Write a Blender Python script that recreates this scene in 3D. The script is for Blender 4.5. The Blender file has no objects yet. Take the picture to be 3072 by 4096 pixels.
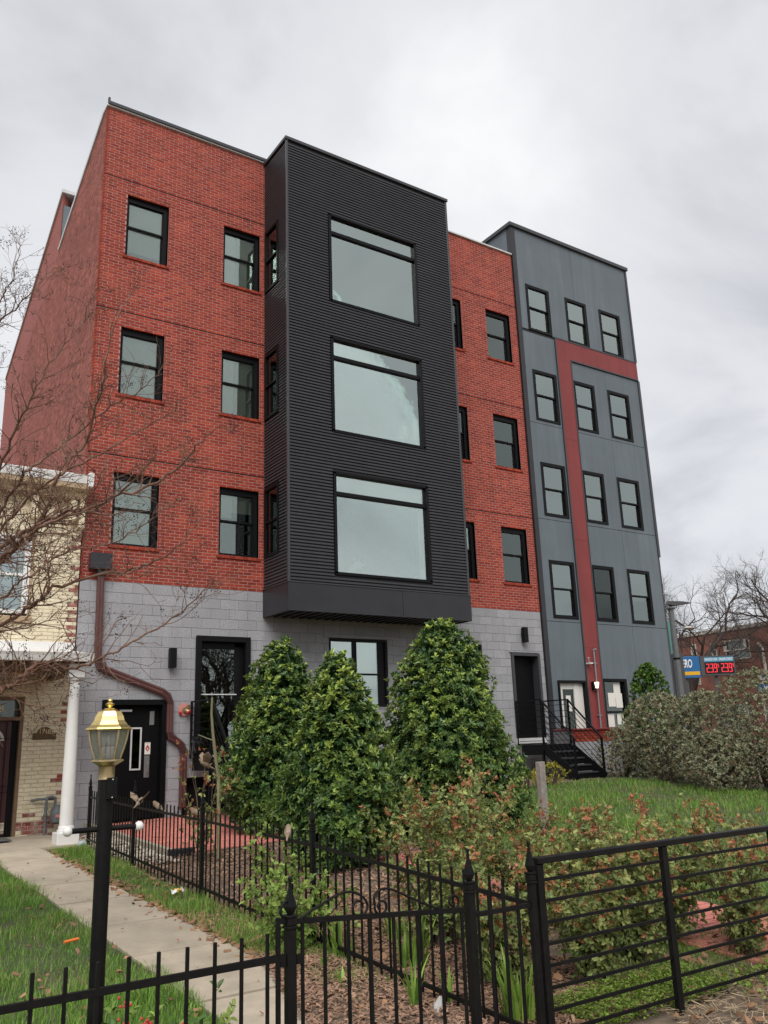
import bpy, math, random
import numpy as np
from mathutils import Vector, Matrix

scene = bpy.context.scene
COL = scene.collection
PI = math.pi
CAM = np.array((-4.1336, -16.4363, 1.6))

# ------------------------------------------------------------------ camera
YAW, PIT, ROL = 0.5952, 0.2632, -0.0352
_F = np.array((math.sin(YAW)*math.cos(PIT), math.cos(YAW)*math.cos(PIT), math.sin(PIT)))
_r0 = np.array((math.cos(YAW), -math.sin(YAW), 0.0)); _u0 = np.cross(_r0, _F)
_R = _r0*math.cos(ROL)+_u0*math.sin(ROL); _U = _u0*math.cos(ROL)-_r0*math.sin(ROL)
cd = bpy.data.cameras.new('camera'); cam = bpy.data.objects.new('camera', cd); COL.objects.link(cam)
cd.sensor_fit = 'VERTICAL'; cd.sensor_height = 24.0; cd.lens = 24.0*3423.74/4096.0
cd.clip_start = 0.05; cd.clip_end = 2000
cam.matrix_world = Matrix(((_R[0], _U[0], -_F[0], CAM[0]), (_R[1], _U[1], -_F[1], CAM[1]),
                           (_R[2], _U[2], -_F[2], CAM[2]), (0, 0, 0, 1)))
scene.camera = cam

# ------------------------------------------------------------------ overcast sky
SUN_EL, SUN_AZ = math.radians(48), math.radians(215)      # azimuth clockwise from +y
world = bpy.data.worlds.new('World'); scene.world = world; world.use_nodes = True
nt = world.node_tree; nt.nodes.clear()
def N(t, **kw):
    n = nt.nodes.new(t)
    for k, v in kw.items(): setattr(n, k, v)
    return n
def LK(a, b): nt.links.new(a, b)
out = N('ShaderNodeOutputWorld'); bg = N('ShaderNodeBackground'); bg.inputs['Strength'].default_value = 0.1
sky = N('ShaderNodeTexSky', sky_type='NISHITA', sun_disc=False)
sky.sun_elevation = SUN_EL; sky.sun_rotation = SUN_AZ
tc = N('ShaderNodeTexCoord'); sep = N('ShaderNodeSeparateXYZ'); LK(tc.outputs['Generated'], sep.inputs[0])
def MT(op, a, b=None):
    m = N('ShaderNodeMath', operation=op)
    for i, q in enumerate((a, b)):
        if q is None: continue
        if isinstance(q, (int, float)): m.inputs[i].default_value = q
        else: LK(q, m.inputs[i])
    return m.outputs[0]
den = MT('ADD', MT('MAXIMUM', sep.outputs[2], 0.0), 0.32)
cmb = N('ShaderNodeCombineXYZ'); LK(MT('DIVIDE', sep.outputs[0], den), cmb.inputs[0]); LK(MT('DIVIDE', sep.outputs[1], den), cmb.inputs[1])
mp = N('ShaderNodeMapping'); mp.inputs['Location'].default_value = (3.42, 2.30, 0.4)
LK(cmb.outputs[0], mp.inputs[0])
n1 = N('ShaderNodeTexNoise'); n1.inputs['Scale'].default_value = 1.5; n1.inputs['Detail'].default_value = 7; n1.inputs['Roughness'].default_value = 0.52; n1.inputs['Distortion'].default_value = 0.5
LK(mp.outputs[0], n1.inputs['Vector'])
ramp = N('ShaderNodeValToRGB'); LK(n1.outputs['Fac'], ramp.inputs[0])
e = ramp.color_ramp.elements; e[0].position = 0.32; e[0].color = (2.9, 2.97, 3.13, 1); e[1].position = 0.72; e[1].color = (5.2, 5.2, 5.2, 1)
m1 = e.new(0.46); m1.color = (3.95, 4.0, 4.15, 1)
m2 = e.new(0.56); m2.color = (4.25, 4.3, 4.42, 1)
mixc = N('ShaderNodeMixRGB'); mixc.inputs[0].default_value = 0.95
LK(sky.outputs[0], mixc.inputs[1]); LK(ramp.outputs[0], mixc.inputs[2])
LK(mixc.outputs[0], bg.inputs['Color']); LK(bg.outputs[0], out.inputs['Surface'])

sd = bpy.data.lights.new('sun', 'SUN'); sd.energy = 1.5; sd.angle = math.radians(45); sd.color = (1.0, 0.97, 0.93)
sun = bpy.data.objects.new('sun', sd); COL.objects.link(sun)
_d = Vector((math.sin(SUN_AZ)*math.cos(SUN_EL), math.cos(SUN_AZ)*math.cos(SUN_EL), math.sin(SUN_EL)))
sun.rotation_euler = _d.to_track_quat('Z', 'Y').to_euler(); sun.location = (0, -30, 40)

vs = scene.view_settings
vs.view_transform = 'Standard'; vs.look = 'None'; vs.gamma = 1.0; vs.use_curve_mapping = False; vs.exposure = 0.98
scene.cycles.max_bounces = 8; scene.cycles.transparent_max_bounces = 12
scene.cycles.caustics_reflective = False; scene.cycles.caustics_refractive = False

# ------------------------------------------------------------------ helpers
ORG = {}; WARP = None
def org(o): return ORG[o.name] if o is not None else np.zeros(3)
def link(o, parent=None, loc=(0, 0, 0)):
    COL.objects.link(o); loc = np.array(loc, float); ORG[o.name] = loc
    if parent is not None: o.parent = parent
    o.location = loc - org(parent)
    return o
def tag(o, label=None, cat=None, group=None, kind=None):
    if label: o['label'] = label
    if cat: o['category'] = cat
    if group: o['group'] = group
    if kind: o['kind'] = kind
    return o
def root(name, label, cat, loc, group=None):
    o = bpy.data.objects.new(name, None); o.empty_display_size = 0.1
    link(o, None, loc); return tag(o, label, cat, group)
def setattrs(me, attrs, domain='FACE'):
    for k, v in attrs.items():
        a = me.attributes.new(k, 'FLOAT', domain); a.data.foreach_set('value', np.asarray(v, np.float32))
def npmesh(name, V, Fs, attrs=None, smooth=False):
    """V (n,3); Fs: (m,k) int array or list of such arrays (different k)"""
    if not isinstance(Fs, (list, tuple)): Fs = [Fs]
    me = bpy.data.meshes.new(name); V = np.asarray(V, np.float32)
    me.vertices.add(len(V)); me.vertices.foreach_set('co', V.ravel())
    loops = np.concatenate([np.asarray(q, np.int32).ravel() for q in Fs])
    tot = np.concatenate([np.full(len(q), q.shape[1], np.int32) for q in Fs])
    me.loops.add(len(loops)); me.loops.foreach_set('vertex_index', loops)
    me.polygons.add(len(tot)); st = np.concatenate(([0], np.cumsum(tot)[:-1])).astype(np.int32)
    me.polygons.foreach_set('loop_start', st); me.polygons.foreach_set('loop_total', tot)
    me.polygons.foreach_set('use_smooth', np.full(len(tot), bool(smooth)))
    me.update(calc_edges=True); me.validate()
    if attrs: setattrs(me, attrs)
    return me
def npobj(name, V, Fs, mat, parent=None, attrs=None, smooth=False, loc=None):
    loc = org(parent) if loc is None else np.array(loc, float)
    me = npmesh(name, np.asarray(V)-loc, Fs, attrs, smooth); me.materials.append(mat)
    return link(bpy.data.objects.new(name, me), parent, loc)

class MB:
    """collects boxes, tubes, lathes and prisms in world coordinates"""
    def __init__(s): s.v = []; s.f = []; s.r = []
    def add(s, V, F, r=0.5):
        b = len(s.v); s.v += [tuple(map(float, p)) for p in V]; s.f += [tuple(b+i for i in q) for q in F]; s.r += [r]*len(F); return s
    def box(s, x0, x1, y0, y1, z0, z1, r=0.5):
        x0, x1 = sorted((x0, x1)); y0, y1 = sorted((y0, y1)); z0, z1 = sorted((z0, z1))
        V = [(x0,y0,z0),(x1,y0,z0),(x1,y1,z0),(x0,y1,z0),(x0,y0,z1),(x1,y0,z1),(x1,y1,z1),(x0,y1,z1)]
        return s.add(V, [(0,3,2,1),(4,5,6,7),(0,1,5,4),(1,2,6,5),(2,3,7,6),(3,0,4,7)], r)
    def cbox(s, x0, x1, y0, y1, z0, z1, c=0.004, r=0.5):
        """box with chamfered vertical and top edges"""
        x0, x1 = sorted((x0, x1)); y0, y1 = sorted((y0, y1)); z0, z1 = sorted((z0, z1))
        def ring(i, z, k=0.0):
            X0, X1, Y0, Y1 = x0+k, x1-k, y0+k, y1-k
            return [(X0+i,Y0,z),(X1-i,Y0,z),(X1,Y0+i,z),(X1,Y1-i,z),(X1-i,Y1,z),(X0+i,Y1,z),(X0,Y1-i,z),(X0,Y0+i,z)]
        V = ring(c, z0, c)+ring(c, z0+c)+ring(c, z1-c)+ring(c, z1, c)
        F = [tuple(range(7,-1,-1)), tuple(range(24,32))]
        for l in range(3):
            for i in range(8): F.append((l*8+i, l*8+(i+1)%8, l*8+8+(i+1)%8, l*8+8+i))
        return s.add(V, F, r)
    def bar(s, a, b, w, h, up=(0,0,1), r=0.5):
        a = np.array(a, float); b = np.array(b, float); d = b-a; d /= np.linalg.norm(d)
        up = np.array(up, float)
        if abs(d@up) > 0.98: up = np.array((0,1,0.)) if abs(d[1]) < 0.9 else np.array((1.,0,0))
        x = np.cross(d, up); x /= np.linalg.norm(x); y = np.cross(x, d)
        V = [p+sx*x*w/2+sy*y*h/2 for p in (a, b) for sx, sy in ((-1,-1),(1,-1),(1,1),(-1,1))]
        return s.add(V, [(3,2,1,0),(4,5,6,7),(0,1,5,4),(1,2,6,5),(2,3,7,6),(3,0,4,7)], r)
    def tube(s, pts, rad, n=8, cap=True, r=0.5):
        P = np.array(pts, float); m = len(P)
        R = np.full(m, rad, float) if np.isscalar(rad) else np.array(rad, float)
        T = np.gradient(P, axis=0); T /= (np.linalg.norm(T, axis=1, keepdims=True)+1e-9)
        ref = np.array((0,0,1.)) if abs(T[0][2]) < 0.9 else np.array((1.,0,0))
        V = []; x = np.cross(T[0], ref); x /= np.linalg.norm(x)
        for i in range(m):
            x = x-T[i]*(x@T[i]); x /= (np.linalg.norm(x)+1e-9); y = np.cross(T[i], x)
            for k in range(n):
                a = 2*PI*k/n; V.append(P[i]+R[i]*(math.cos(a)*x+math.sin(a)*y))
        F = [(i*n+k, i*n+(k+1)%n, (i+1)*n+(k+1)%n, (i+1)*n+k) for i in range(m-1) for k in range(n)]
        if cap: F += [tuple(range(n-1,-1,-1)), tuple((m-1)*n+k for k in range(n))]
        return s.add(V, F, r)
    def lathe(s, c, prof, n=16, rot=0.0, r=0.5, cap=True):
        """profile of (radius, z) turned about the vertical through c"""
        V = []; m = len(prof)
        for rad, z in prof:
            for k in range(n):
                a = rot+2*PI*k/n; V.append((c[0]+rad*math.cos(a), c[1]+rad*math.sin(a), c[2]+z))
        F = [(i*n+k, i*n+(k+1)%n, (i+1)*n+(k+1)%n, (i+1)*n+k) for i in range(m-1) for k in range(n)]
        if cap: F += [tuple(range(n-1,-1,-1)), tuple((m-1)*n+k for k in range(n))]
        return s.add(V, F, r)
    def prism(s, poly, axis, a, b, r=0.5):
        """2-D polygon extruded along an axis from a to b"""
        n = len(poly)
        def p3(p, t):
            return {'x': (t, p[0], p[1]), 'y': (p[0], t, p[1]), 'z': (p[0], p[1], t)}[axis]
        V = [p3(p, a) for p in poly]+[p3(p, b) for p in poly]
        F = [tuple(range(n)), tuple(range(2*n-1, n-1, -1))]+[(i, n+i, n+(i+1)%n, (i+1)%n) for i in range(n)]
        return s.add(V, F, r)
    def ball(s, c, rad, n=10, sc=(1,1,1), r=0.5):
        V = []; m = max(4, n//2+1)
        for i in range(m+1):
            t = PI*i/m
            for k in range(n):
                a = 2*PI*k/n; V.append((c[0]+rad*sc[0]*math.sin(t)*math.cos(a), c[1]+rad*sc[1]*math.sin(t)*math.sin(a), c[2]-rad*sc[2]*math.cos(t)))
        F = [(i*n+k, i*n+(k+1)%n, (i+1)*n+(k+1)%n, (i+1)*n+k) for i in range(m) for k in range(n)]
        return s.add(V, F, r)
    def build(s, name, mat, parent=None, smooth=False, loc=None):
        loc = org(parent) if loc is None else np.array(loc, float)
        me = bpy.data.meshes.new(name)
        V = np.array(s.v, float)
        if WARP is not None: V = V*WARP[0]+WARP[1]
        me.from_pydata((V-loc).tolist(), [], s.f); me.update()
        if smooth:
            me.polygons.foreach_set('use_smooth', np.ones(len(s.f), bool)); me.set_sharp_from_angle(angle=math.radians(38))
        setattrs(me, {'rnd': s.r}); me.materials.append(mat)
        return link(bpy.data.objects.new(name, me), parent, loc)

def text_mesh(name, body, size, loc, mat, parent, rx=PI/2, rz=0.0, depth=0.003, align='CENTER', bold=0.0, shear=0.0, sx=1.0):
    cu = bpy.data.curves.new(name, 'FONT'); cu.body = body; cu.size = size; cu.extrude = depth; cu.align_x = align; cu.align_y = 'CENTER'
    cu.offset = bold; cu.shear = shear
    o = bpy.data.objects.new(name+'_tmp', cu); COL.objects.link(o)
    dg = bpy.context.evaluated_depsgraph_get(); me = bpy.data.meshes.new_from_object(o.evaluated_get(dg))
    bpy.data.objects.remove(o); me.name = name
    me.transform(Matrix.Rotation(rz, 4, 'Z') @ Matrix.Rotation(rx, 4, 'X') @ Matrix.Scale(sx, 4, (1, 0, 0)))
    me.materials.clear(); me.materials.append(mat)
    return link(bpy.data.objects.new(name, me), parent, loc)

# ------------------------------------------------------------------ materials
def material(name, base, rough=0.7, var=0.0, hue=None, nscale=8.0, namt=0.0, n2=None, bump=0.0, bscale=60.0, spec=0.5, metal=0.0, streak=0.0, coat=0.0):
    """procedural material. var: brightness change by piece ('rnd'); hue: second colour mixed in by piece; n2: second colour in patches"""
    m = bpy.data.materials.new(name); m.use_nodes = True; t = m.node_tree; b = t.nodes['Principled BSDF']
    b.inputs['Roughness'].default_value = rough; b.inputs['Specular IOR Level'].default_value = spec; b.inputs['Metallic'].default_value = metal
    if coat: b.inputs['Coat Weight'].default_value = coat
    geo = t.nodes.new('ShaderNodeNewGeometry'); pos = geo.outputs['Position']
    def nd(ty, **kw):
        n = t.nodes.new(ty)
        for k, v in kw.items(): setattr(n, k, v)
        return n
    def noise(sc, det=4, rgh=0.6):
        n = nd('ShaderNodeTexNoise'); n.inputs['Scale'].default_value = sc; n.inputs['Detail'].default_value = det; n.inputs['Roughness'].default_value = rgh
        t.links.new(pos, n.inputs['Vector']); return n.outputs['Fac']
    def mix(f, a, c, bt='MIX'):
        x = nd('ShaderNodeMixRGB', blend_type=bt)
        for i, q in enumerate((f, a, c)):
            if isinstance(q, (int, float)): x.inputs[i].default_value = q
            elif isinstance(q, tuple): x.inputs[i].default_value = q+(1,) if len(q) == 3 else q
            else: t.links.new(q, x.inputs[i])
        return x.outputs[0]
    def mr(v, a0, a1, b0, b1):
        x = nd('ShaderNodeMapRange'); t.links.new(v, x.inputs[0])
        for i, q in enumerate((a0, a1, b0, b1)): x.inputs[i+1].default_value = q
        return x.outputs[0]
    col = base
    if var or hue:
        at = nd('ShaderNodeAttribute', attribute_name='rnd'); rf = at.outputs['Fac']
        if hue:
            wn = nd('ShaderNodeTexWhiteNoise', noise_dimensions='1D'); t.links.new(rf, wn.inputs['W'])
            col = mix(wn.outputs['Value'], col if not isinstance(col, tuple) else col, hue)
        if var:
            g = mr(rf, 0, 1, 1-var, 1+var); cc = nd('ShaderNodeCombineColor')
            for i in range(3): t.links.new(g, cc.inputs[i])
            col = mix(1.0, col, cc.outputs[0], 'MULTIPLY')
    if streak:
        mpn = nd('ShaderNodeMapping'); mpn.inputs['Scale'].default_value = (5.0, 5.0, 0.35); t.links.new(pos, mpn.inputs[0])
        sn = nd('ShaderNodeTexNoise'); sn.inputs['Scale'].default_value = 1.0; sn.inputs['Detail'].default_value = 5; t.links.new(mpn.outputs[0], sn.inputs['Vector'])
        g = mr(sn.outputs['Fac'], 0.3, 0.7, 1-streak, 1+streak); cc = nd('ShaderNodeCombineColor')
        for i in range(3): t.links.new(g, cc.inputs[i])
        col = mix(1.0, col, cc.outputs[0], 'MULTIPLY')
    if n2:
        col = mix(mr(noise(nscale*0.35, 5), 0.42, 0.66, 0, 1), col, n2)
    if namt:
        g = mr(noise(nscale, 6, 0.65), 0.3, 0.7, 1-namt, 1+namt); cc = nd('ShaderNodeCombineColor')
        for i in range(3): t.links.new(g, cc.inputs[i])
        col = mix(1.0, col, cc.outputs[0], 'MULTIPLY')
    if isinstance(col, tuple): b.inputs['Base Color'].default_value = col+(1,)
    else: t.links.new(col, b.inputs['Base Color'])
    if bump:
        bn = nd('ShaderNodeBump'); bn.inputs['Strength'].default_value = bump; bn.inputs['Distance'].default_value = 0.01
        t.links.new(noise(bscale, 5, 0.7), bn.inputs['Height']); t.links.new(bn.outputs[0], b.inputs['Normal'])
    return m

def glass(name, refl=0.4, tint=(0.75, 0.82, 0.78), rough=0.0, wave=0.02, haze=0.0):
    refl = refl/(2-refl)          # a pane has two faces: share of light each face reflects
    tint = tuple(math.sqrt(q) for q in tint)
    m = bpy.data.materials.new(name); m.use_nodes = True; t = m.node_tree; t.nodes.clear()
    o = t.nodes.new('ShaderNodeOutputMaterial'); tr = t.nodes.new('ShaderNodeBsdfTransparent'); gl = t.nodes.new('ShaderNodeBsdfGlossy'); mx = t.nodes.new('ShaderNodeMixShader')
    tr.inputs[0].default_value = tint+(1,); gl.inputs[0].default_value = (0.88, 1.0, 0.95, 1); gl.inputs['Roughness'].default_value = rough
    fr = t.nodes.new('ShaderNodeFresnel'); fr.inputs[0].default_value = 1.5
    ad = t.nodes.new('ShaderNodeMath'); ad.operation = 'ADD'; ad.use_clamp = True; ad.inputs[1].default_value = max(refl-0.05, 0.0)
    t.links.new(fr.outputs[0], ad.inputs[0]); t.links.new(ad.outputs[0], mx.inputs[0]); t.links.new(tr.outputs[0], mx.inputs[1]); t.links.new(gl.outputs[0], mx.inputs[2])
    if wave:
        ge = t.nodes.new('ShaderNodeNewGeometry'); nz = t.nodes.new('ShaderNodeTexNoise'); nz.inputs['Scale'].default_value = 1.7; nz.inputs['Detail'].default_value = 2; bp = t.nodes.new('ShaderNodeBump'); bp.inputs['Strength'].default_value = wave; bp.inputs['Distance'].default_value = 0.05
        t.links.new(ge.outputs['Position'], nz.inputs['Vector']); t.links.new(nz.outputs['Fac'], bp.inputs['Height']); t.links.new(bp.outputs[0], gl.inputs['Normal'])
    if haze:
        df = t.nodes.new('ShaderNodeBsdfDiffuse'); df.inputs[0].default_value = (.75, .75, .72, 1); tl = t.nodes.new('ShaderNodeBsdfTranslucent'); tl.inputs[0].default_value = (.75, .75, .72, 1); m2 = t.nodes.new('ShaderNodeMixShader'); m3 = t.nodes.new('ShaderNodeMixShader'); m3.inputs[0].default_value = haze
        t.links.new(df.outputs[0], m2.inputs[1]); t.links.new(tl.outputs[0], m2.inputs[2]); t.links.new(mx.outputs[0], m3.inputs[1]); t.links.new(m2.outputs[0], m3.inputs[2]); mx = m3
    t.links.new(mx.outputs[0], o.inputs[0]); return m

def leafmat(name, old, young, rough=0.42, spec=0.5, trans=0.25, third=None, var=0.25):
    """foliage: 'rnd' varies brightness, 'age' 0 old .. 1 young shoots, 'kin' picks the third colour"""
    m = bpy.data.materials.new(name); m.use_nodes = True; t = m.node_tree; b = t.nodes['Principled BSDF']
    b.inputs['Roughness'].default_value = rough; b.inputs['Specular IOR Level'].default_value = spec
    def at(n): a = t.nodes.new('ShaderNodeAttribute'); a.attribute_name = n; return a.outputs['Fac']
    mx = t.nodes.new('ShaderNodeMixRGB'); mx.inputs[1].default_value = old+(1,); mx.inputs[2].default_value = young+(1,); t.links.new(at('age'), mx.inputs[0])
    c = mx.outputs[0]
    if third:
        m3 = t.nodes.new('ShaderNodeMixRGB'); m3.inputs[2].default_value = third+(1,); t.links.new(c, m3.inputs[1]); t.links.new(at('kin'), m3.inputs[0]); c = m3.outputs[0]
    mr = t.nodes.new('ShaderNodeMapRange'); mr.inputs[3].default_value = 1-var; mr.inputs[4].default_value = 1+var; t.links.new(at('rnd'), mr.inputs[0])
    hs = t.nodes.new('ShaderNodeHueSaturation'); t.links.new(c, hs.inputs['Color']); t.links.new(mr.outputs[0], hs.inputs['Value'])
    t.links.new(hs.outputs[0], b.inputs['Base Color'])
    if trans:
        tl = t.nodes.new('ShaderNodeBsdfTranslucent'); t.links.new(hs.outputs[0], tl.inputs[0]); ms = t.nodes.new('ShaderNodeMixShader'); ms.inputs[0].default_value = trans
        o = t.nodes['Material Output']; t.links.new(b.outputs[0], ms.inputs[1]); t.links.new(tl.outputs[0], ms.inputs[2]); t.links.new(ms.outputs[0], o.inputs[0])
    return m

def emis(name, col, s):
    m = bpy.data.materials.new(name); m.use_nodes = True; b = m.node_tree.nodes['Principled BSDF']
    b.inputs['Base Color'].default_value = col+(1,); b.inputs['Emission Color'].default_value = col+(1,); b.inputs['Emission Strength'].default_value = s
    return m

M = dict(
 brick=material('red_brick', (0.245, 0.032, 0.019), 0.75, var=0.18, hue=(0.33, 0.056, 0.027), nscale=1.1, namt=0.18, streak=0.15, bump=0.35, bscale=120, spec=0.25),
 mortar=material('pink_mortar', (0.39, 0.225, 0.205), 0.9, nscale=20, namt=0.15, bump=0.3, bscale=90),
 cmu=material('grey_block', (0.335, 0.335, 0.35), 0.9, var=0.11, streak=0.08, nscale=70, namt=0.30, bump=0.9, bscale=85, n2=(0.30, 0.295, 0.31), spec=0.3),
 cmu_joint=material('block_joint', (0.20, 0.195, 0.205), 0.95, nscale=40, namt=0.2),
 siding=material('black_siding', (0.043, 0.044, 0.051), 0.42, nscale=3, namt=0.12, spec=0.35, var=0.05),
 siding_dark=material('siding_backing', (0.012, 0.012, 0.014), 0.6),
 panel=material('black_panel', (0.024, 0.024, 0.028), 0.38, spec=0.4, nscale=2, namt=0.18, bump=0.05, bscale=1.5),
 trim=material('dark_trim', (0.040, 0.041, 0.046), 0.4, nscale=4, namt=0.1),
 frame=material('black_frame', (0.006, 0.006, 0.007), 0.45, spec=0.15),
 coping=material('pale_coping', (0.58, 0.58, 0.57), 0.45, nscale=5, namt=0.1),
 bluegrey=material('bluegrey_panel', (0.125, 0.150, 0.168), 0.55, streak=0.13, spec=0.35, nscale=0.9, namt=0.07, n2=(0.108, 0.131, 0.147), bump=0.04, bscale=3),
 redpanel=material('dark_red_panel', (0.205, 0.040, 0.038), 0.5, streak=0.08, spec=0.3, nscale=1.2, namt=0.08),
 roof=material('roof_membrane', (0.30, 0.30, 0.30), 0.9),
 yellow=material('yellow_painted_brick', (0.70, 0.62, 0.45), 0.7, var=0.07, streak=0.05, nscale=9, namt=0.12, bump=0.4, bscale=60, spec=0.3, n2=(0.64, 0.55, 0.38)),
 yellow_joint=material('yellow_joint', (0.52, 0.46, 0.36), 0.9, nscale=20, namt=0.2),
 oldbrick=material('old_red_brick', (0.26, 0.045, 0.035), 0.85, var=0.3, nscale=20, namt=0.3, n2=(0.36, 0.27, 0.22), bump=0.5, bscale=70),
 white=material('white_paint', (0.70, 0.69, 0.665), 0.4, nscale=5, namt=0.05),
 tan=material('tan_paint', (0.36, 0.255, 0.155), 0.6, nscale=6, namt=0.12),
 brown=material('brown_wood', (0.17, 0.10, 0.055), 0.6, nscale=8, namt=0.2),
 spout=material('brown_downspout', (0.085, 0.030, 0.026), 0.42, nscale=6, namt=0.12),
 iron=material('black_iron', (0.0055, 0.0055, 0.006), 0.45, nscale=30, namt=0.3, bump=0.12, bscale=90, spec=0.16, n2=(0.009, 0.0082, 0.0078)),
 steel=material('worn_steel', (0.36, 0.36, 0.35), 0.38, metal=0.7),
 brass=material('polished_brass', (0.80, 0.60, 0.22), 0.24, metal=1.0, nscale=10, namt=0.08),
 brass_dull=material('dull_brass', (0.52, 0.43, 0.25), 0.35, metal=0.9, nscale=25, namt=0.2),
 concrete=material('walk_concrete', (0.42, 0.355, 0.27), 0.9, var=0.11, nscale=3.5, namt=0.16, n2=(0.345, 0.295, 0.225), bump=0.35, bscale=140),
 soil=material('bare_soil', (0.17, 0.118, 0.080), 0.95, nscale=7, namt=0.35, n2=(0.125, 0.092, 0.066), bump=0.8, bscale=30),
 turf=material('turf_soil', (0.060, 0.075, 0.030), 0.95, nscale=5, namt=0.35, n2=(0.085, 0.075, 0.04), bump=0.8, bscale=40),
 asphalt=material('asphalt', (0.05, 0.05, 0.052), 0.9, nscale=30, namt=0.25, bump=0.3, bscale=150),
 paver=material('pink_paver', (0.52, 0.185, 0.145), 0.8, var=0.20, nscale=6, namt=0.22, bump=0.3, bscale=90),
 timber=material('grey_timber', (0.24, 0.215, 0.195), 0.85, nscale=14, namt=0.25, bump=0.4, bscale=50),
 edging=material('pale_edging', (0.38, 0.33, 0.25), 0.9, nscale=12, namt=0.2, bump=0.4, bscale=60),
 blind=material('pale_blind', (0.74, 0.78, 0.70), 0.8, nscale=2, namt=0.04),
 blind_green_shaded=material('grey_green_shaded_blind', (0.27, 0.31, 0.26), 0.8, nscale=3, namt=0.06),
 blind_dim=material('dim_blind', (0.42, 0.44, 0.40), 0.8, nscale=2, namt=0.08),
 curtain=material('white_curtain', (0.72, 0.74, 0.72), 0.85, nscale=6, namt=0.04),
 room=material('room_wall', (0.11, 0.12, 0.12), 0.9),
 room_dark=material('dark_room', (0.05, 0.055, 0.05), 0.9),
 maroon=material('maroon_door', (0.060, 0.012, 0.014), 0.4),
 blackdoor=material('black_door', (0.005, 0.005, 0.0055), 0.5, spec=0.12, namt=0.2),
 whitedoor=material('white_door', (0.66, 0.65, 0.60), 0.5),
 pipe=material('galvanised_pipe', (0.26, 0.27, 0.28), 0.5, metal=0.4),
 meter=material('grey_meter', (0.12, 0.13, 0.135), 0.5, nscale=12, namt=0.2),
 bark=material('branch_bark', (0.145, 0.070, 0.045), 0.85, nscale=30, namt=0.35, n2=(0.20, 0.125, 0.088), bump=0.4, bscale=60),
 bark_far=material('far_bark', (0.060, 0.045, 0.038), 0.9),
 stem=material('shrub_stem', (0.085, 0.060, 0.042), 0.85, nscale=30, namt=0.3),
 pod=material('seed_pod', (0.022, 0.015, 0.012), 0.8),
 mulch=material('mulch_chip', (0.22, 0.125, 0.085), 0.9, var=0.45, hue=(0.32, 0.20, 0.13)),
 deadleaf=material('dead_leaf', (0.30, 0.165, 0.085), 0.85, var=0.35, hue=(0.22, 0.12, 0.07)),
 pebble=material('pale_pebble', (0.46, 0.42, 0.35), 0.8, var=0.3, hue=(0.33, 0.26, 0.20)),
 glass_bay=glass('bay_glass', 0.52, (0.97, 1.0, 0.97)),
 glass_win=glass('window_glass', 0.26, (0.85, 0.90, 0.86)),
 glass_grey=glass('new_glass', 0.46, (0.82, 0.88, 0.92)),
 glass_dark=glass('dark_glass', 0.16, (0.45, 0.45, 0.45)),
 glass_lamp=glass('lantern_glass', 0.08, (0.86, 0.86, 0.84), haze=0.22, wave=0),
 farbrick=material('far_brick', (0.225, 0.088, 0.062), 0.9, nscale=1.8, namt=0.3, n2=(0.17, 0.08, 0.062), bump=0.2, bscale=8),
 stone=material('pale_stone', (0.48, 0.45, 0.40), 0.85, nscale=4, namt=0.1),
 signblue=material('sign_blue', (0.010, 0.115, 0.30), 0.4),
 signlight=material('sign_light_blue', (0.055, 0.30, 0.46), 0.4),
 signyellow=material('sign_yellow', (0.70, 0.38, 0.010), 0.4),
 signwhite=material('sign_white', (0.75, 0.75, 0.75), 0.4),
 signdark=material('sign_housing', (0.06, 0.06, 0.065), 0.5),
 led=emis('red_led', (0.80, 0.03, 0.045), 0.32),
 porchlight=emis('warm_lamp', (1.0, 0.82, 0.52), 1.4),
 red=material('red_paint', (0.46, 0.035, 0.035), 0.5),
 paleRed=material('faded_red', (0.55, 0.22, 0.20), 0.6),
 paper=material('paper', (0.72, 0.70, 0.64), 0.8),
 green_metal=material('teal_metal', (0.12, 0.33, 0.28), 0.5),
 fur=material('white_fur', (0.80, 0.79, 0.76), 0.9, bump=0.3, bscale=90),
 dark=material('dark_void', (0.006, 0.006, 0.006), 0.9),
)

# ------------------------------------------------------------------ pieces (bricks, blocks, slats, pavers)
def chamf(h, face, c):
    hx, hy, hz = h
    ax = {'-y': (0, 2, 1, -1), '-x': (1, 2, 0, -1), '+z': (0, 1, 2, 1), '+x': (1, 2, 0, 1)}[face]
    a, b, d, sg = ax; ha, hb, hd = h[a], h[b], h[d]
    rows = ((ha, hb, -hd), (ha, hb, hd-c), (ha-c, hb-c, hd))
    V = []
    for pa, pb, pd in rows:
        for sa, sb in ((-1,-1),(1,-1),(1,1),(-1,1)):
            q = [0, 0, 0]; q[a] = sa*pa; q[b] = sb*pb; q[d] = sg*pd; V.append(q)
    V = np.array(V, float); F = [(8,9,10,11)]
    for l in range(2):
        for i in range(4): F.append((l*4+i, l*4+(i+1)%4, l*4+4+(i+1)%4, l*4+4+i))
    F = np.array(F)
    if face in ('-x',): F = F[:, ::-1]
    if face == '-y': F = F
    return V, F
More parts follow.
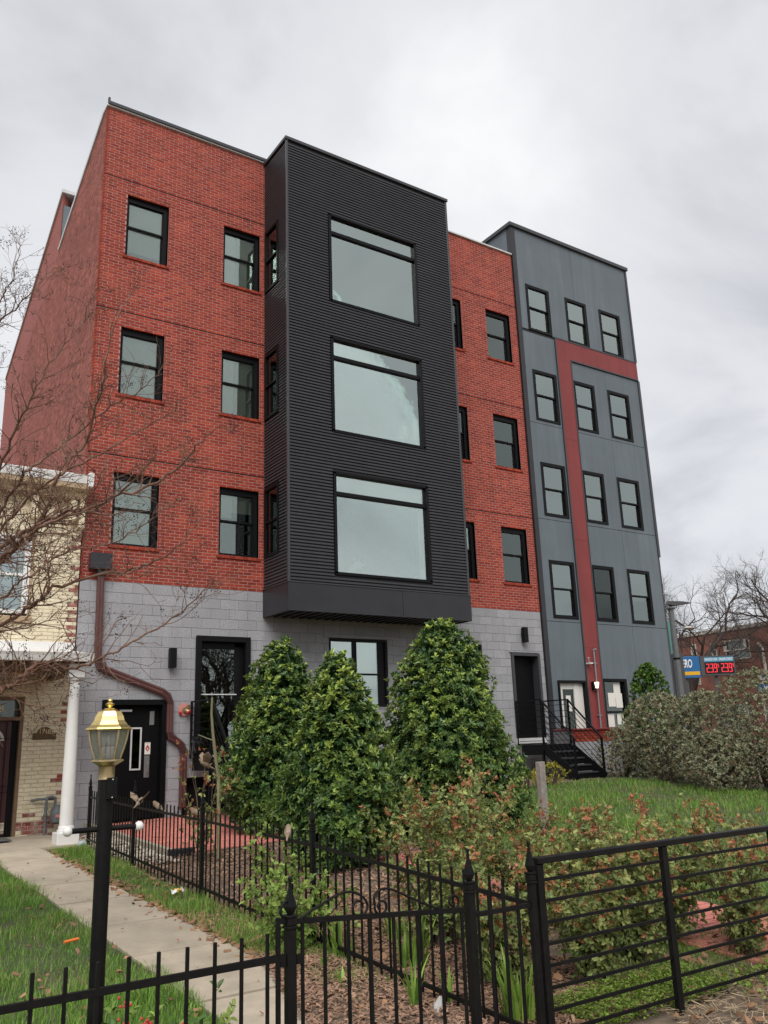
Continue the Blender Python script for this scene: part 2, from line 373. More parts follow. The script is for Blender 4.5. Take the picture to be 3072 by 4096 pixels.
def pieces(name, items, mat, parent, keep=300, c=0.003, rest=None, seed=1, jit=0.0012):
    """items: (centre, half sizes, face[, material]); the nearest become objects, the rest one joined part"""
    rg = random.Random(seed)
    items = sorted(items, key=lambda it: float(np.sum((np.array(it[0])-CAM)**2)))
    cache = {}
    for it in items[:keep]:
        cen, h, face = it[:3]; mt = it[3] if len(it) > 3 else mat; k = (tuple(np.round(h, 3)), face, mt.name, rg.randrange(5))
        if k not in cache:
            V, F = chamf(h, face, c); me = npmesh(name, V, F, {'rnd': np.full(len(F), rg.random())}); me.materials.append(mt); cache[k] = me
        o = bpy.data.objects.new(name, cache[k]); link(o, parent, np.array(cen)+np.array([rg.uniform(-jit, jit) for _ in range(3)]))
    far = items[keep:]
    bymat = {}
    for it in far: bymat.setdefault((it[3] if len(it) > 3 else mat).name, []).append(it)
    for mn, its in bymat.items():
        Vs, Fs, R = [], [], []; n = 0
        for cen, h, face, *q in its:
            V, F = chamf(h, face, c); Vs.append(V+np.array(cen)+np.array([rg.uniform(-jit, jit) for _ in range(3)])); Fs.append(F+n); n += len(V); R += [rg.random()]*len(F)
        o = npobj(rest or name+'_field', np.concatenate(Vs), np.concatenate(Fs), bpy.data.materials[mn], parent, {'rnd': R}); o['kind'] = 'stuff'
def cut(a, b, holes):
    """intervals of [a,b] outside the holes"""
    segs = [(a, b)]
    for h0, h1 in holes:
        nx = []
        for s0, s1 in segs:
            if h1 <= s0 or h0 >= s1: nx.append((s0, s1))
            else:
                if h0 > s0: nx.append((s0, h0))
                if h1 < s1: nx.append((h1, s1))
        segs = nx
    return segs
def courses(x0, x1, z0, rows, pitch, length, joint, yf, yb, holes, off=0.5, face='-y', fixed=0.0, start=0):
    """running bond on a wall facing -y: holes = (x0,x1,z0,z1)"""
    it = []
    for r in range(rows):
        a, b = z0+r*pitch, z0+(r+1)*pitch-joint; zc = (a+b)/2
        hs = [(h[0]-0.002, h[1]+0.002) for h in holes if h[2]-0.012 < zc < h[3]+0.012]
        sh = (((r+start) % 2)*off)*length
        k = math.floor((x0-x0)/length)-1; x = x0-sh-length*0
        while x < x1:
            for s0, s1 in cut(max(x, x0), min(x+length-joint, x1), hs):
                if s1-s0 > 0.028: it.append(((round((s0+s1)/2, 4), (yf+yb)/2, zc), ((s1-s0)/2, abs(yb-yf)/2, (b-a)/2), face))
            x += length
    return it
def wall_holes(mb, x0, x1, z0, z1, yf, yb, holes):
    xs = sorted({x0, x1}|{min(max(v, x0), x1) for h in holes for v in h[:2]}); zs = sorted({z0, z1}|{min(max(v, z0), z1) for h in holes for v in h[2:4]})
    for j in range(len(zs)-1):
        run = None
        for i in range(len(xs)-1):
            cx, cz = (xs[i]+xs[i+1])/2, (zs[j]+zs[j+1])/2
            solid = not any(h[0] < cx < h[1] and h[2] < cz < h[3] for h in holes)
            if solid: run = (run[0] if run else xs[i], xs[i+1])
            if (not solid or i == len(xs)-2) and run: mb.box(run[0], run[1], yf, yb, zs[j], zs[j+1]); run = None

# ------------------------------------------------------------------ ground
def gz(x, y):
    def sm(t): t = min(max(t, 0.0), 1.0); return t*t*(3-2*t)
    ym = -2.8+1.8*sm((x+0.2)/0.5)
    b = -0.1+0.0354*(min(max(y, -13.0), ym)+12.45)
    return b+0.33*min(max(x/10.0, 0), 1.1)*min(max((y+12.45)/10.0, 0), 1)
gzv = np.vectorize(gz)
def sheet(name, x0, x1, y0, y1, dz, mat, parent=None, nx=None, ny=None, edge=None):
    nx = nx or max(2, int((x1-x0)/0.3)); ny = ny or max(2, int((y1-y0)/0.3))
    X, Y = np.meshgrid(np.linspace(x0, x1, nx+1), np.linspace(y0, y1, ny+1))
    if edge: X, Y = edge(X, Y)
    Z = gzv(X, Y)+dz
    V = np.stack((X, Y, Z), -1).reshape(-1, 3); i = np.arange(nx*ny); r, c = i//nx, i % nx; b = r*(nx+1)+c
    return npobj(name, V, np.stack((b, b+1, b+nx+2, b+nx+1), 1), mat, parent, smooth=True)
gx = np.concatenate(([-900, -300, -100, -40, -20, -12], np.arange(-8, 17, 0.3), [20, 30, 45, 70, 120, 300, 900]))
gy = np.concatenate(([-900, -300, -100, -40, -25, -18, -15], np.arange(-13.2, 0.4, 0.3), [2, 8, 20, 40, 80, 200, 600, 1200]))
GX, GY = np.meshgrid(gx, gy); GZ = gzv(GX, GY); nx = len(gx)-1; i_ = np.arange(nx*(len(gy)-1)); b_ = (i_//nx)*(nx+1)+i_ % nx
tag(npobj('ground', np.stack((GX, GY, GZ), -1).reshape(-1, 3), np.stack((b_, b_+1, b_+nx+2, b_+nx+1), 1), M['soil'], smooth=True), kind='structure')
tag(sheet('sidewalk', -25, 30, -19.0, -13.7, 0.005, M['concrete'], nx=40, ny=6), kind='structure')
mb = MB(); mb.box(-200, 200, -34, -19.2, -0.30, -0.225); tag(mb.build('road', M['asphalt']), kind='structure')
tag(sheet('lawn', -9, -1.74, -12.3, -2.6, 0.012, M['turf']), kind='structure')
tag(sheet('lawn_verge', -0.96, -0.42, -11.3, -2.9, 0.012, M['turf']), kind='structure')
tag(sheet('lawn_front', 3.4, 12.6, -12.3, -2.0, 0.012, M['turf']), kind='structure')
# concrete walk: single slabs
walk = tag(sheet('path', -1.74, -0.95, -12.4, -0.02, 0.004, M['soil']), kind='structure')
js = [-12.95, -11.65, -10.52, -9.16, -7.99, -6.78, -5.6, -4.48, -3.46, -2.35]
rg = random.Random(3)
for a, b in zip(js[:-1], js[1:]):
    x0, x1 = -1.735+rg.uniform(-.008, .008), -0.955+rg.uniform(-.008, .008); g = 0.011
    mb = MB(); z0, z1 = gz(-1.3, a), gz(-1.3, b); t = 0.03+rg.uniform(-.004, .004)
    n = 5; V = []
    for k in range(n+1):
        y = a+g+(b-a-2*g)*k/n; zz = gz(-1.3, y)+t
        V += [(x0, y, zz-0.08), (x0, y, zz-0.004), (x0+.006, y, zz), (x1-.006, y, zz), (x1, y, zz-.004), (x1, y, zz-.08)]
    F = [(k*6+i, k*6+i+1, (k+1)*6+i+1, (k+1)*6+i)[::-1] for k in range(n) for i in range(5)]+[(0,1,2,3,4,5), tuple(n*6+i for i in (5,4,3,2,1,0))]
    mb.add(V, F, rg.random()); mb.build('slab', M['concrete'], walk)
mb = MB(); mb.box(-3.2, -0.33, -2.34, -0.0, 0.0, gz(-1, -2)+0.03, 0.6); tag(mb.build('porch_floor', M['concrete']), kind='structure')

# ------------------------------------------------------------------ red brick apartment building
bld = root('brick_apartment_building', 'red brick apartment block on grey block base with black metal bay', 'building', (5.8, 0.0, 0.4))
XR, ZB, ZT = 11.86, 4.79, 15.42
rows_r = [(13.378, 11.879), (10.198, 8.690), (7.014, 5.516)]
cols_r = [(0.53, 1.466), (2.78, 3.70), (8.88, 9.80), (10.70, 11.60)]
holes_b = [(a, b, z0, z1) for z1, z0 in rows_r for a, b in cols_r]
holes_c = [(0.53, 1.77, 0.0, 2.55), (2.33, 3.51, 1.45, 3.81), (5.41, 6.96, 2.38, 3.88), (8.75, 9.79, 3.0, 3.87), (10.72, 11.70, 1.45, 3.70), (2.12, 3.3, 0.3, 1.12)]
mb = MB(); wall_holes(mb, 0.03, XR, ZB, ZT, 0.0035, 0.30, holes_b)
wall = mb.build('wall', M['mortar'], bld)
it = []
for z0, z1, n in ((4.795, 7.342, 38), (7.362, 10.532, 47), (10.552, 13.702, 47), (13.722, 15.416, 25)):
    it += courses(0.0, XR, z0, n, (z1-z0)/n, 0.2032, 0.0115, 0.0, 0.05, holes_b+[(3.83, 8.52, 4.85, 15.5)])
pieces('brick', it, M['brick'], wall, 300, 0.003, 'brick_field', 5)
for z in (7.352, 10.542, 13.712):
    for xa, xb in ((0.0, 3.82), (8.53, XR)): mb = MB(); mb.box(xa, xb, 0.0005, 0.003, z-0.012, z+0.012); mb.build('sealant_joint', M['frame'], wall)
# block base
mb = MB(); wall_holes(mb, 0.0, XR, 0.15, ZB, 0.006, 0.30, holes_c)
base = mb.build('block_base', M['cmu_joint'], bld)
it = courses(0.0, XR, 0.255, 22, 0.2059, 0.4064, 0.007, 0.0, 0.06, holes_c, 0.5)
it = [q for q in it if not (abs(q[0][2]-3.97) < 0.09 and 5.2 < q[0][0] < 7.15)]
pieces('block', it, M['cmu'], base, 300, 0.004, 'block_field', 6, 0.0015)
mb = MB(); mb.cbox(5.28, 7.13, -0.035, 0.05, 3.885, 3.955, 0.004); mb.build('lintel', M['cmu'], base)
mb = MB(); mb.cbox(10.66, 11.66, -0.03, 0.05, 3.71, 3.74, 0.003); mb.build('lintel', M['cmu'], base)
# flanking side wall (runs back at a slight angle), rear and roof
SX = 0.079
def side(y): return SX*y
def sidewall_mat():
    m = material('side_brick', (0.36, 0.115, 0.095), 0.8, nscale=1.6, namt=0.10, spec=0.3)
    t = m.node_tree; b = t.nodes['Principled BSDF']; geo = t.nodes.new('ShaderNodeNewGeometry'); s = t.nodes.new('ShaderNodeSeparateXYZ'); c = t.nodes.new('ShaderNodeCombineXYZ')
    t.links.new(geo.outputs['Position'], s.inputs[0]); t.links.new(s.outputs[1], c.inputs[0]); t.links.new(s.outputs[2], c.inputs[1])
    br = t.nodes.new('ShaderNodeTexBrick'); t.links.new(c.outputs[0], br.inputs['Vector'])
    br.inputs['Scale'].default_value = 1.0; br.inputs['Brick Width'].default_value = 0.2032; br.inputs['Row Height'].default_value = 0.0677; br.inputs['Mortar Size'].default_value = 0.006; br.inputs['Mortar Smooth'].default_value = 0.2
    br.inputs['Color1'].default_value = (0.36, 0.095, 0.075, 1); br.inputs['Color2'].default_value = (0.235, 0.058, 0.046, 1); br.inputs['Mortar'].default_value = (0.50, 0.24, 0.21, 1)
    old = b.inputs['Base Color'].links[0].from_socket; mx = t.nodes.new('ShaderNodeMixRGB'); mx.inputs[0].default_value = 0.9
    t.links.new(old, mx.inputs[1]); t.links.new(br.outputs['Color'], mx.inputs[2]); t.links.new(mx.outputs[0], b.inputs['Base Color'])
    bp = t.nodes.new('ShaderNodeBump'); bp.inputs['Strength'].default_value = 0.5; bp.inputs['Distance'].default_value = 0.006; bp.invert = True
    t.links.new(br.outputs['Fac'], bp.inputs['Height']); t.links.new(bp.outputs[0], b.inputs['Normal']); return m
M['sidebrick'] = sidewall_mat()
YN, YE = 6.45, 21.0           # notch in the parapet, rear end
mb = MB()
ZP = 17.35
for ya, yb2, zt in ((0.0, YN, ZT), (YN, YE, ZP)):
    mb.add([(side(ya)+.0, ya+.004, 0.2), (side(yb2), yb2, 0.2), (side(yb2), yb2, zt), (side(ya), ya+.004, zt), (side(ya)+.3, ya+.31, 0.2), (side(yb2)+.3, yb2, 0.2), (side(yb2)+.3, yb2, zt), (side(ya)+.3, ya+.31, zt)],
           [(0,3,2,1), (4,5,6,7), (3,7,6,2), (0,4,7,3), (1,2,6,5), (0,1,5,4)])
sw = mb.build('side_wall', M['sidebrick'], bld)
rg = random.Random(31); Vs, Fs, R_ = [], [], []; nv = 0
for r in range(142):                      # brick courses of the flank above the neighbour's roof
    z = 5.8+(r+.5)*.0677; y = .052-(.1016 if r % 2 else 0)
    while y < 14.0:
        a, b = max(y, .052), y+.192; y += .2032
        if z > ZT-.02 and a < YN or z > ZP or b-a < .04: continue
        V, F = chamf((.012, (b-a)/2, .0285), '-x', .003); V[:, 0] += SX*V[:, 1]; Vs.append(V+np.array((side((a+b)/2)-.006+rg.uniform(-.0015, .0015), (a+b)/2, z))); Fs.append(F+nv); nv += len(V); R_ += [rg.random()]*len(F)
fl = npobj('brick_field', np.concatenate(Vs), np.concatenate(Fs), material('flank_brick', (.275, .083, .062), .8, var=.24, hue=(.36, .128, .098), nscale=.8, namt=.14, streak=.12, spec=.3), sw, {'rnd': R_}); fl['kind'] = 'stuff'
mb = MB(); mb.box(1.9, XR, YE-0.3, YE-.01, 0.2, ZT); mb.box(XR-0.3, XR, 0.31, YE-0.31, 0.2, ZT-.01); mb.build('rear_wall', M['mortar'], bld)
mb = MB(); mb.prism([(.33, .31), (XR-.31, .31), (XR-.31, YE-.32), (side(YE)+.31, YE-.32)], 'z', ZT-0.45, ZT-0.40); mb.build('roof', M['roof'], bld)
for xa, xb in ((-0.03, 3.9), (8.45, XR)):      # pale coping and dark rail along the roof edge
    mb = MB(); mb.cbox(xa, xb, -0.045, 0.30, ZT+0.002, ZT+0.05, 0.004); mb.build('coping', M['coping'], bld)
for ya, yb2, zt in ((0.30, YN, ZT), (YN-0.05, YE, ZP)):
    mb = MB(); mb.add([(side(ya)-.05, ya, zt+.002), (side(yb2)-.05, yb2, zt+.002), (side(yb2)-.05, yb2, zt+.11), (side(ya)-.05, ya, zt+.11), (side(ya)+.31, ya, zt+.002), (side(yb2)+.31, yb2, zt+.002), (side(yb2)+.31, yb2, zt+.11), (side(ya)+.31, ya, zt+.11)],
           [(0,3,2,1), (4,5,6,7), (3,7,6,2), (0,4,7,3), (1,2,6,5), (0,1,5,4)]); mb.build('coping', M['coping'], bld)
mb = MB(); mb.cbox(-0.01, 3.9, -0.075, -0.047, ZT+0.035, ZT+0.115, 0.004); mb.cbox(-0.015, 0.03, -0.06, 0.0, ZT+.06, ZT+0.21, .004); mb.build('roof_rail', M['trim'], bld)
# raised roof room behind the notch
mb = MB(); mb.prism([(side(YN)+.31, YN+.05), (7.0, YN+.05), (7.0, YE-1), (side(YE)+.31, YE-1)], 'z', ZT-0.4, ZP-.02); pent = mb.build('roof_room', M['trim'], bld)
mb = MB(); mb.box(side(YN)+.33, 6.5, YN-.02, YN+.048, ZP-.42, ZP-.02); mb.box(side(YN)+.02, side(YN)+.33, YN-.035, YN+.048, ZT-.3, ZP-.42); mb.build('fascia', M['bluegrey'], pent)
mb = MB()
for k in range(12): mb.cbox(side(YN)+.8, 2.6, YN+.0, YN+.046, ZT-.35+k*.105, ZT-.26+k*.105, .004)
mb.build('louvre', M['coping'], pent)

def pane(mb, x0, x1, z0, z1, y): mb.box(x0, x1, y, y+0.006, z0, z1)
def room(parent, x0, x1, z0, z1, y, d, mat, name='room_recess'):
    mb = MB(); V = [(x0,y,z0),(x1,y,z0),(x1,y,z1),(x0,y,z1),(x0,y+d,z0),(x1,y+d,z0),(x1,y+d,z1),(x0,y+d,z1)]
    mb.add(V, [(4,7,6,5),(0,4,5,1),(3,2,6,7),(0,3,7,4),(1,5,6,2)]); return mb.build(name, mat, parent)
def hung_window(parent, x0, x1, z0, z1, yf, rev, g, blinds, rm=None, fw=0.055, sill=None, trim=0.0, d=0.9):
    """double-hung window in a wall whose face is at yf; rev = depth of the reveal; blinds: (fx0,fx1,fz0,fz1,material)"""
    y = yf+rev; zm = (z0+z1)/2+0.02
    mb = MB(); mb.cbox(x0, x0+fw, y-.03, y+.07, z0, z1, .004); mb.cbox(x1-fw, x1, y-.03, y+.07, z0, z1, .004)
    mb.cbox(x0+fw, x1-fw, y-.03, y+.07, z1-fw, z1, .004); mb.cbox(x0+fw, x1-fw, y-.03, y+.07, z0, z0+fw*.8, .004)
    mb.box(x1, x1+.004, yf+.012, y+.08, z0, z1); mb.box(x0, x1, yf+.012, y+.08, z1, z1+.004)
    if trim: mb.box(x0-trim, x1+trim, yf-.035, yf-.003, z1, z1+trim); mb.box(x0-trim, x1+trim, yf-.035, yf-.003, z0-trim, z0); mb.box(x0-trim, x0, yf-.035, yf-.003, z0, z1); mb.box(x1, x1+trim, yf-.035, yf-.003, z0, z1)
    if sill: mb.box(x0+fw, x1-fw, y-.028, y+.06, z1-.135, z1-fw); mb.box(x1-fw-.045, x1-fw, y-.028, y+.06, z0+fw*.8, z1-.135)  # thicker black frame bars; header shadow in the recess is built into them
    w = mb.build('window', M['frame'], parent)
    ix0, ix1, iz0, iz1 = x0+fw, x1-fw-(.045 if sill else 0), z0+fw*.8, z1-(.135 if sill else fw)
    mb = MB(); mb.cbox(ix0, ix1, y+.0, y+.045, zm-.022, zm+.022, .003)
    mb.box(ix0, ix0+.022, y+.0, y+.035, zm+.022, iz1); mb.box(ix1-.022, ix1, y+.0, y+.035, zm+.022, iz1); mb.box(ix0, ix0+.03, y+.035, y+.06, iz0, zm-.022); mb.box(ix1-.03, ix1, y+.035, y+.06, iz0, zm-.022); mb.box(ix0+.03, ix1-.03, y+.035, y+.06, iz0, iz0+.03)
    mb.build('sash', M['frame'], w)
    mb = MB(); pane(mb, ix0+.022, ix1-.022, zm+.022, iz1, y+.018); mb.build('pane', g, w)
    mb = MB(); pane(mb, ix0+.03, ix1-.03, iz0+.03, zm-.022, y+.047); mb.build('pane', g, w)
    for k, (a, b, c, e, mt) in enumerate(blinds):
        mb = MB(); W, H = ix1-ix0, iz1-iz0; mb.box(ix0+a*W, ix0+b*W, y+.085+.012*k, y+.092+.012*k, iz0+c*H, iz0+e*H); mb.build('blind', M[mt], w)
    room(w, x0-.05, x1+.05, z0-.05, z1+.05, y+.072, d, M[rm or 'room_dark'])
    if sill:
        mb = MB(); n = 10; W = (x1-x0+.10)/n
        for k in range(n): mb.cbox(x0-.05+k*W, x0-.05+(k+1)*W-.008, yf-.028, yf+.10, z0-.068, z0-.006, .003, (k*37 % 10)/10)
        mb.build('sill', M['brick'], w)
    return w
for r, (z1, z0) in enumerate(rows_r):
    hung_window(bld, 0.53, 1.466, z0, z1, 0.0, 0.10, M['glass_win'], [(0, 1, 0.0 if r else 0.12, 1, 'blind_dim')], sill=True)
    hung_window(bld, 2.78, 3.70, z0, z1, 0.0, 0.10, M['glass_win'], [(0, .40, 0 if r < 2 else .62, 1, 'blind_dim'), (.40, 1, 0 if r < 2 else .72, 1, 'blind_green_shaded')], sill=True)  # right part: shade on the blind put into a darker green
    hung_window(bld, 8.88, 9.80, z0, z1, 0.0, 0.10, M['glass_win'], [(0, 1, 0.3, 1, 'blind_green_shaded')], sill=True)
    hung_window(bld, 10.70, 11.60, z0, z1, 0.0, 0.10, M['glass_win'], [(0, .84, 0, 1, 'blind_dim'), (.84, 1, 0, 1, 'blind_green_shaded')], sill=True)

# black metal bay
FX0, FX1, FY, ZK, ZS, ZY = 3.81, 8.545, -1.157, 4.24, 4.83, 15.36
rows_f = [(13.75, 11.46), (10.543, 8.268), (7.326, 5.07)]
holes_f = [(4.94, 7.443, z0, z1) for z1, z0 in rows_f]
mb = MB(); wall_holes(mb, FX0+.02, FX1-.02, ZS, ZY, FY+.028, FY+.15, holes_f)
side_h = [(-0.70, -0.08, z0, z1) for z1, z0 in ((13.42, 11.87), (10.22, 8.70), (7.03, 5.53))]
sb = MB(); wall_holes(sb, FY+.15, 0.0, ZS, ZY, 0, 1, side_h)          # in (y,z): turned to the side faces below
for x_a, x_b in ((FX0+.028, FX0+.15), (FX1-.15, FX1-.028)):
    V = [((x_a if q[1] < .5 else x_b), q[0], q[2]) for q in sb.v]; mb.add(V, sb.f)
mb.box(FX0+.15, FX1-.15, FY+.15, 0.29, ZY-.06, ZY)
bay = mb.build('bay', M['siding_dark'], bld)
P = 0.0724; it = []; n = int((ZY-.03-ZS-.02)/P)
for k in range(n):
    z = ZS+.03+(k+.5)*P
    hs = [(h[0]-.03, h[1]+.03) for h in holes_f if h[2]-.04 < z < h[3]+.04]
    for a, b in cut(FX0+.05, FX1-.05, hs): it.append((((a+b)/2, FY+.014, z), ((b-a)/2, .014, .0245), '-y'))
    hs = [(h[0]-.04, h[1]+.04) for h in side_h if h[2]-.04 < z < h[3]+.04]
    for a, b in cut(FY+.05, -.012, hs):
        if b-a > .02:
            it.append(((FX0+.014, (a+b)/2, z), (.014, (b-a)/2, .0245), '-x')); it.append(((FX1-.014, (a+b)/2, z), (.014, (b-a)/2, .0245), '+x'))
pieces('siding_slat', it, M['siding'], bay, 300, 0.009, 'siding_slat_field', 9, 0.0)
mb = MB()
mb.cbox(FX0-.006, FX0+.05, FY-.006, FY+.05, ZS, ZY, .005); mb.cbox(FX1-.05, FX1+.006, FY-.006, FY+.05, ZS, ZY, .005)
mb.build('corner_trim', M['trim'], bay)
mb = MB(); mb.box(FX0-.03, FX1+.03, FY-.03, FY+.12, ZY+.002, ZY+.075); mb.box(FX0-.03, FX0+.12, FY+.12, 0.0, ZY+.002, ZY+.075); mb.box(FX1-.12, FX1+.03, FY+.12, .0, ZY+.002, ZY+.075); mb.build('bay_coping', M['trim'], bay)
mb = MB(); mb.box(FX0-.008, 6.62, FY-.012, FY+.02, ZK, ZS-.012); mb.box(6.628, FX1+.008, FY-.014, FY+.02, ZK, ZS-.012); mb.box(FX0-.008, FX0+.02, FY+.02, .0, ZK, ZS-.012); mb.box(FX1-.02, FX1+.008, FY+.02, .0, ZK, ZS-.012); mb.build('skirt', M['panel'], bay)
mb = MB(); mb.cbox(FX0-.02, FX1+.02, FY-.025, FY+.02, ZS-.010, ZS+.018, .004); mb.box(FX0-.02, FX0+.02, FY+.02, 0, ZS-.010, ZS+.018); mb.build('skirt_flashing', M['trim'], bay)
mb = MB(); mb.box(FX0+.02, FX1-.02, FY+.02, .0, ZK+.05, ZK+.07)
for k in range(23): mb.box(FX0+.04+k*.205, FX0+.13+k*.205, FY+.025, -.005, ZK+.016, ZK+.048)
mb.build('soffit', M['panel'], bay)
for r, (z1, z0) in enumerate(rows_f):
    x0, x1, y, fw = 4.94, 7.443, FY+.02, .045; zt = z1-.475
    mb = MB(); mb.cbox(x0-.02, x0+fw, y-.04, y+.11, z0, z1, .004); mb.cbox(x1-fw, x1+.02, y-.04, y+.11, z0, z1, .004); mb.cbox(x0-.02, x1+.02, y-.04, y+.11, z1-fw, z1+.02, .004); mb.cbox(x0-.02, x1+.02, y-.04, y+.11, z0-.02, z0+fw, .004)
    mb.cbox(x0+fw, x1-fw, y-.012, y+.09, zt-.045, zt+.045, .006)
    w = mb.build('window', M['frame'], bay)
    mb = MB(); pane(mb, x0+fw, x1-fw, z0+fw, zt-.045, y+.04); mb.build('pane', M['glass_bay'], w)
    mb = MB(); pane(mb, x0+fw, x1-fw, zt+.045, z1-fw, y+.04); mb.build('pane', M['glass_bay'], w)
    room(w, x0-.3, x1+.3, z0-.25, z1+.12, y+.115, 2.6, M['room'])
    mb = MB()
    if r == 0: mb.box(x0+.02, x1-.10, y+.135, y+.142, z0+.62, zt-.05); mb.box(x0+.02, x1-.08, y+.150, y+.157, zt, z1)
    if r == 1: mb.box(x1-.17, x1-.02, y+.16, y+.18, z0, zt); mb.box(x0+.02, x1-.06, y+.135, y+.142, zt+.0, z1)
    if r == 2: mb.box(x1-.17, x1-.02, y+.16, y+.18, z0, zt); mb.box(x0+.02, x1-.06, y+.135, y+.142, zt+.0, z1)
    mb.build('blind', M['blind' if r != 1 else 'curtain'], w)
for z1, z0 in ((13.42, 11.87), (10.22, 8.70), (7.03, 5.53)):
    for xs, sg in ((FX0, 1), (FX1, -1)):
        a, b, fw = -.70, -.08, .035; X = lambda q: xs+sg*q
        mb = MB()
        for y0, y1, c, e in ((a-.03, a+fw, z0-.03, z1+.03), (b-fw, b+.03, z0-.03, z1+.03), (a+fw, b-fw, z1-fw, z1+.03), (a+fw, b-fw, z0-.03, z0+fw), (a+fw, b-fw, (z0+z1)/2-.02, (z0+z1)/2+.02)): mb.box(X(-.015), X(.08), y0, y1, c, e)
        w = mb.build('window', M['frame'], bay)
        for c, e in ((z0+fw, (z0+z1)/2-.02), ((z0+z1)/2+.02, z1-fw)):
            mb = MB(); mb.box(X(.03), X(.036), a+fw, b-fw, c, e); mb.build('pane', M['glass_dark'], w)
        mb = MB(); mb.box(X(.152), X(.158), a-.1, b+.06, z0-.1, z1+.1); mb.build('blind', M['blind_green_shaded'], w)

# ground-floor openings
def framed(name, x0, x1, z0, z1, fw, y0, y1, mat=None, bottom=False):
    mb = MB(); mb.cbox(x0, x0+fw, y0, y1, z0, z1, .004); mb.cbox(x1-fw, x1, y0, y1, z0, z1, .004); mb.cbox(x0+fw, x1-fw, y0, y1, z1-fw, z1, .004)
    if bottom: mb.cbox(x0+fw, x1-fw, y0, y1, z0, z0+fw, .004)
    return mb.build(name, mat or M['frame'], bld)
# service door
d = framed('door', 0.53, 1.77, 0.36, 2.55, .10, -.05, .22, M['blackdoor'])
mb = MB(); mb.cbox(.63, 1.67, .12, .165, .40, 2.45, .004); leaf = mb.build('door_leaf', M['blackdoor'], d)
mb = MB()
for a, b, c, e in ((1.12, 1.15, 1.26, 2.04), (1.30, 1.33, 1.26, 2.04), (1.15, 1.30, 2.01, 2.04), (1.15, 1.30, 1.26, 1.29)): mb.cbox(a, b, .095, .119, c, e, .003)
mb.build('vision_frame', M['coping'], d)
mb = MB(); pane(mb, 1.15, 1.30, 1.29, 2.01, .108); mb.build('pane', M['glass_dark'], d)
mb = MB(); mb.cbox(1.40, 1.50, .108, .119, 1.12, 1.52, .003); mb.tube([(1.455, .105, 1.20), (1.455, .06, 1.215), (1.455, .06, 1.375), (1.455, .105, 1.39)], .009, 8); mb.build('pull_handle', M['steel'], d)
mb = MB(); mb.cbox(1.475, 1.565, .104, .119, 2.08, 2.34, .003); mb.build('hinge_plate', M['steel'], d)
mb = MB(); mb.cbox(.88, 1.12, .07, .119, 2.33, 2.37, .004); mb.build('door_closer', M['coping'], d)
mb = MB(); mb.box(1.40, 1.51, .112, .1185, 1.54, 1.76); sg_ = mb.build('notice', M['paper'], d)
mb = MB(); mb.add([(1.455, .1105, 1.59), (1.50, .1105, 1.645), (1.455, .1105, 1.72), (1.41, .1105, 1.645)], [(0,1,2,3)]); mb.add([(1.447, .1105, 1.745), (1.50, .1105, 1.745), (1.50, .1105, 1.75), (1.41, .1105, 1.75), (1.41, .1105, 1.745)], [(0,1,2,3,4)]); mb.build('red_diamond_mark', M['red'], sg_)
mb = MB(); mb.add([(1.455, .1095, 1.61), (1.468, .1095, 1.645), (1.455, .1095, 1.67), (1.448, .1095, 1.64)], [(0,1,2,3)]); mb.add([(1.425, .1095, 1.64), (1.435, .1095, 1.655), (1.437, .1095, 1.635)], [(0,1,2)]); mb.add([(1.476, .1095, 1.64), (1.486, .1095, 1.655), (1.485, .1095, 1.635)], [(0,1,2)]); mb.build('diamond_flame', M['paper'], sg_)
# glazed entrance on the left landing
d = framed('door', 2.33, 3.51, 1.45, 3.81, .11, -.05, .20)
mb = MB(); mb.cbox(2.44, 2.50, .10, .15, 1.55, 3.62, .004); mb.cbox(3.22, 3.40, .10, .15, 1.55, 3.62, .004); mb.cbox(2.50, 3.22, .10, .15, 3.56, 3.70, .004); mb.cbox(2.50, 3.22, .10, .15, 1.50, 1.62, .004); mb.build('door_leaf', M['frame'], d)
mb = MB(); pane(mb, 2.50, 3.22, 1.62, 3.56, .12); mb.build('pane', glass('entrance_glass', 0.36, (.45, .45, .45)), d)
mb = MB(); mb.tube([(2.47, .06, 2.65), (3.24, .06, 2.65)], .013, 8); mb.build('push_bar', M['coping'], d)
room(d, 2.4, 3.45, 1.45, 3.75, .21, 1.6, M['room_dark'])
# pair of sashes behind the holly trees
d = framed('window', 5.41, 6.96, 2.38, 3.88, .06, .02, .16, bottom=True)
mb = MB(); mb.cbox(6.06, 6.14, .03, .13, 2.44, 3.82, .004); mb.cbox(6.14, 6.90, .05, .11, 3.08, 3.12, .003); mb.build('mullion', M['frame'], d)
mb = MB(); pane(mb, 5.47, 6.06, 2.44, 3.82, .08); mb.build('pane', M['glass_bay'], d)
mb = MB(); pane(mb, 6.14, 6.72, 2.44, 3.82, .08); mb.build('pane', M['glass_bay'], d)
mb = MB(); mb.box(6.72, 6.90, .06, .14, 2.44, 3.82); mb.build('dark_jamb', M['frame'], d)
mb = MB(); mb.box(5.42, 6.9, .17, .18, 2.4, 3.86); mb.build('blind', M['blind'], d)
d = framed('window', 8.75, 9.79, 3.0, 3.87, .06, .02, .16, bottom=True)
mb = MB(); pane(mb, 8.81, 9.73, 3.06, 3.81, .08); mb.build('pane', M['glass_dark'], d); room(d, 8.8, 9.75, 3.02, 3.85, .17, .6, M['room_dark'])
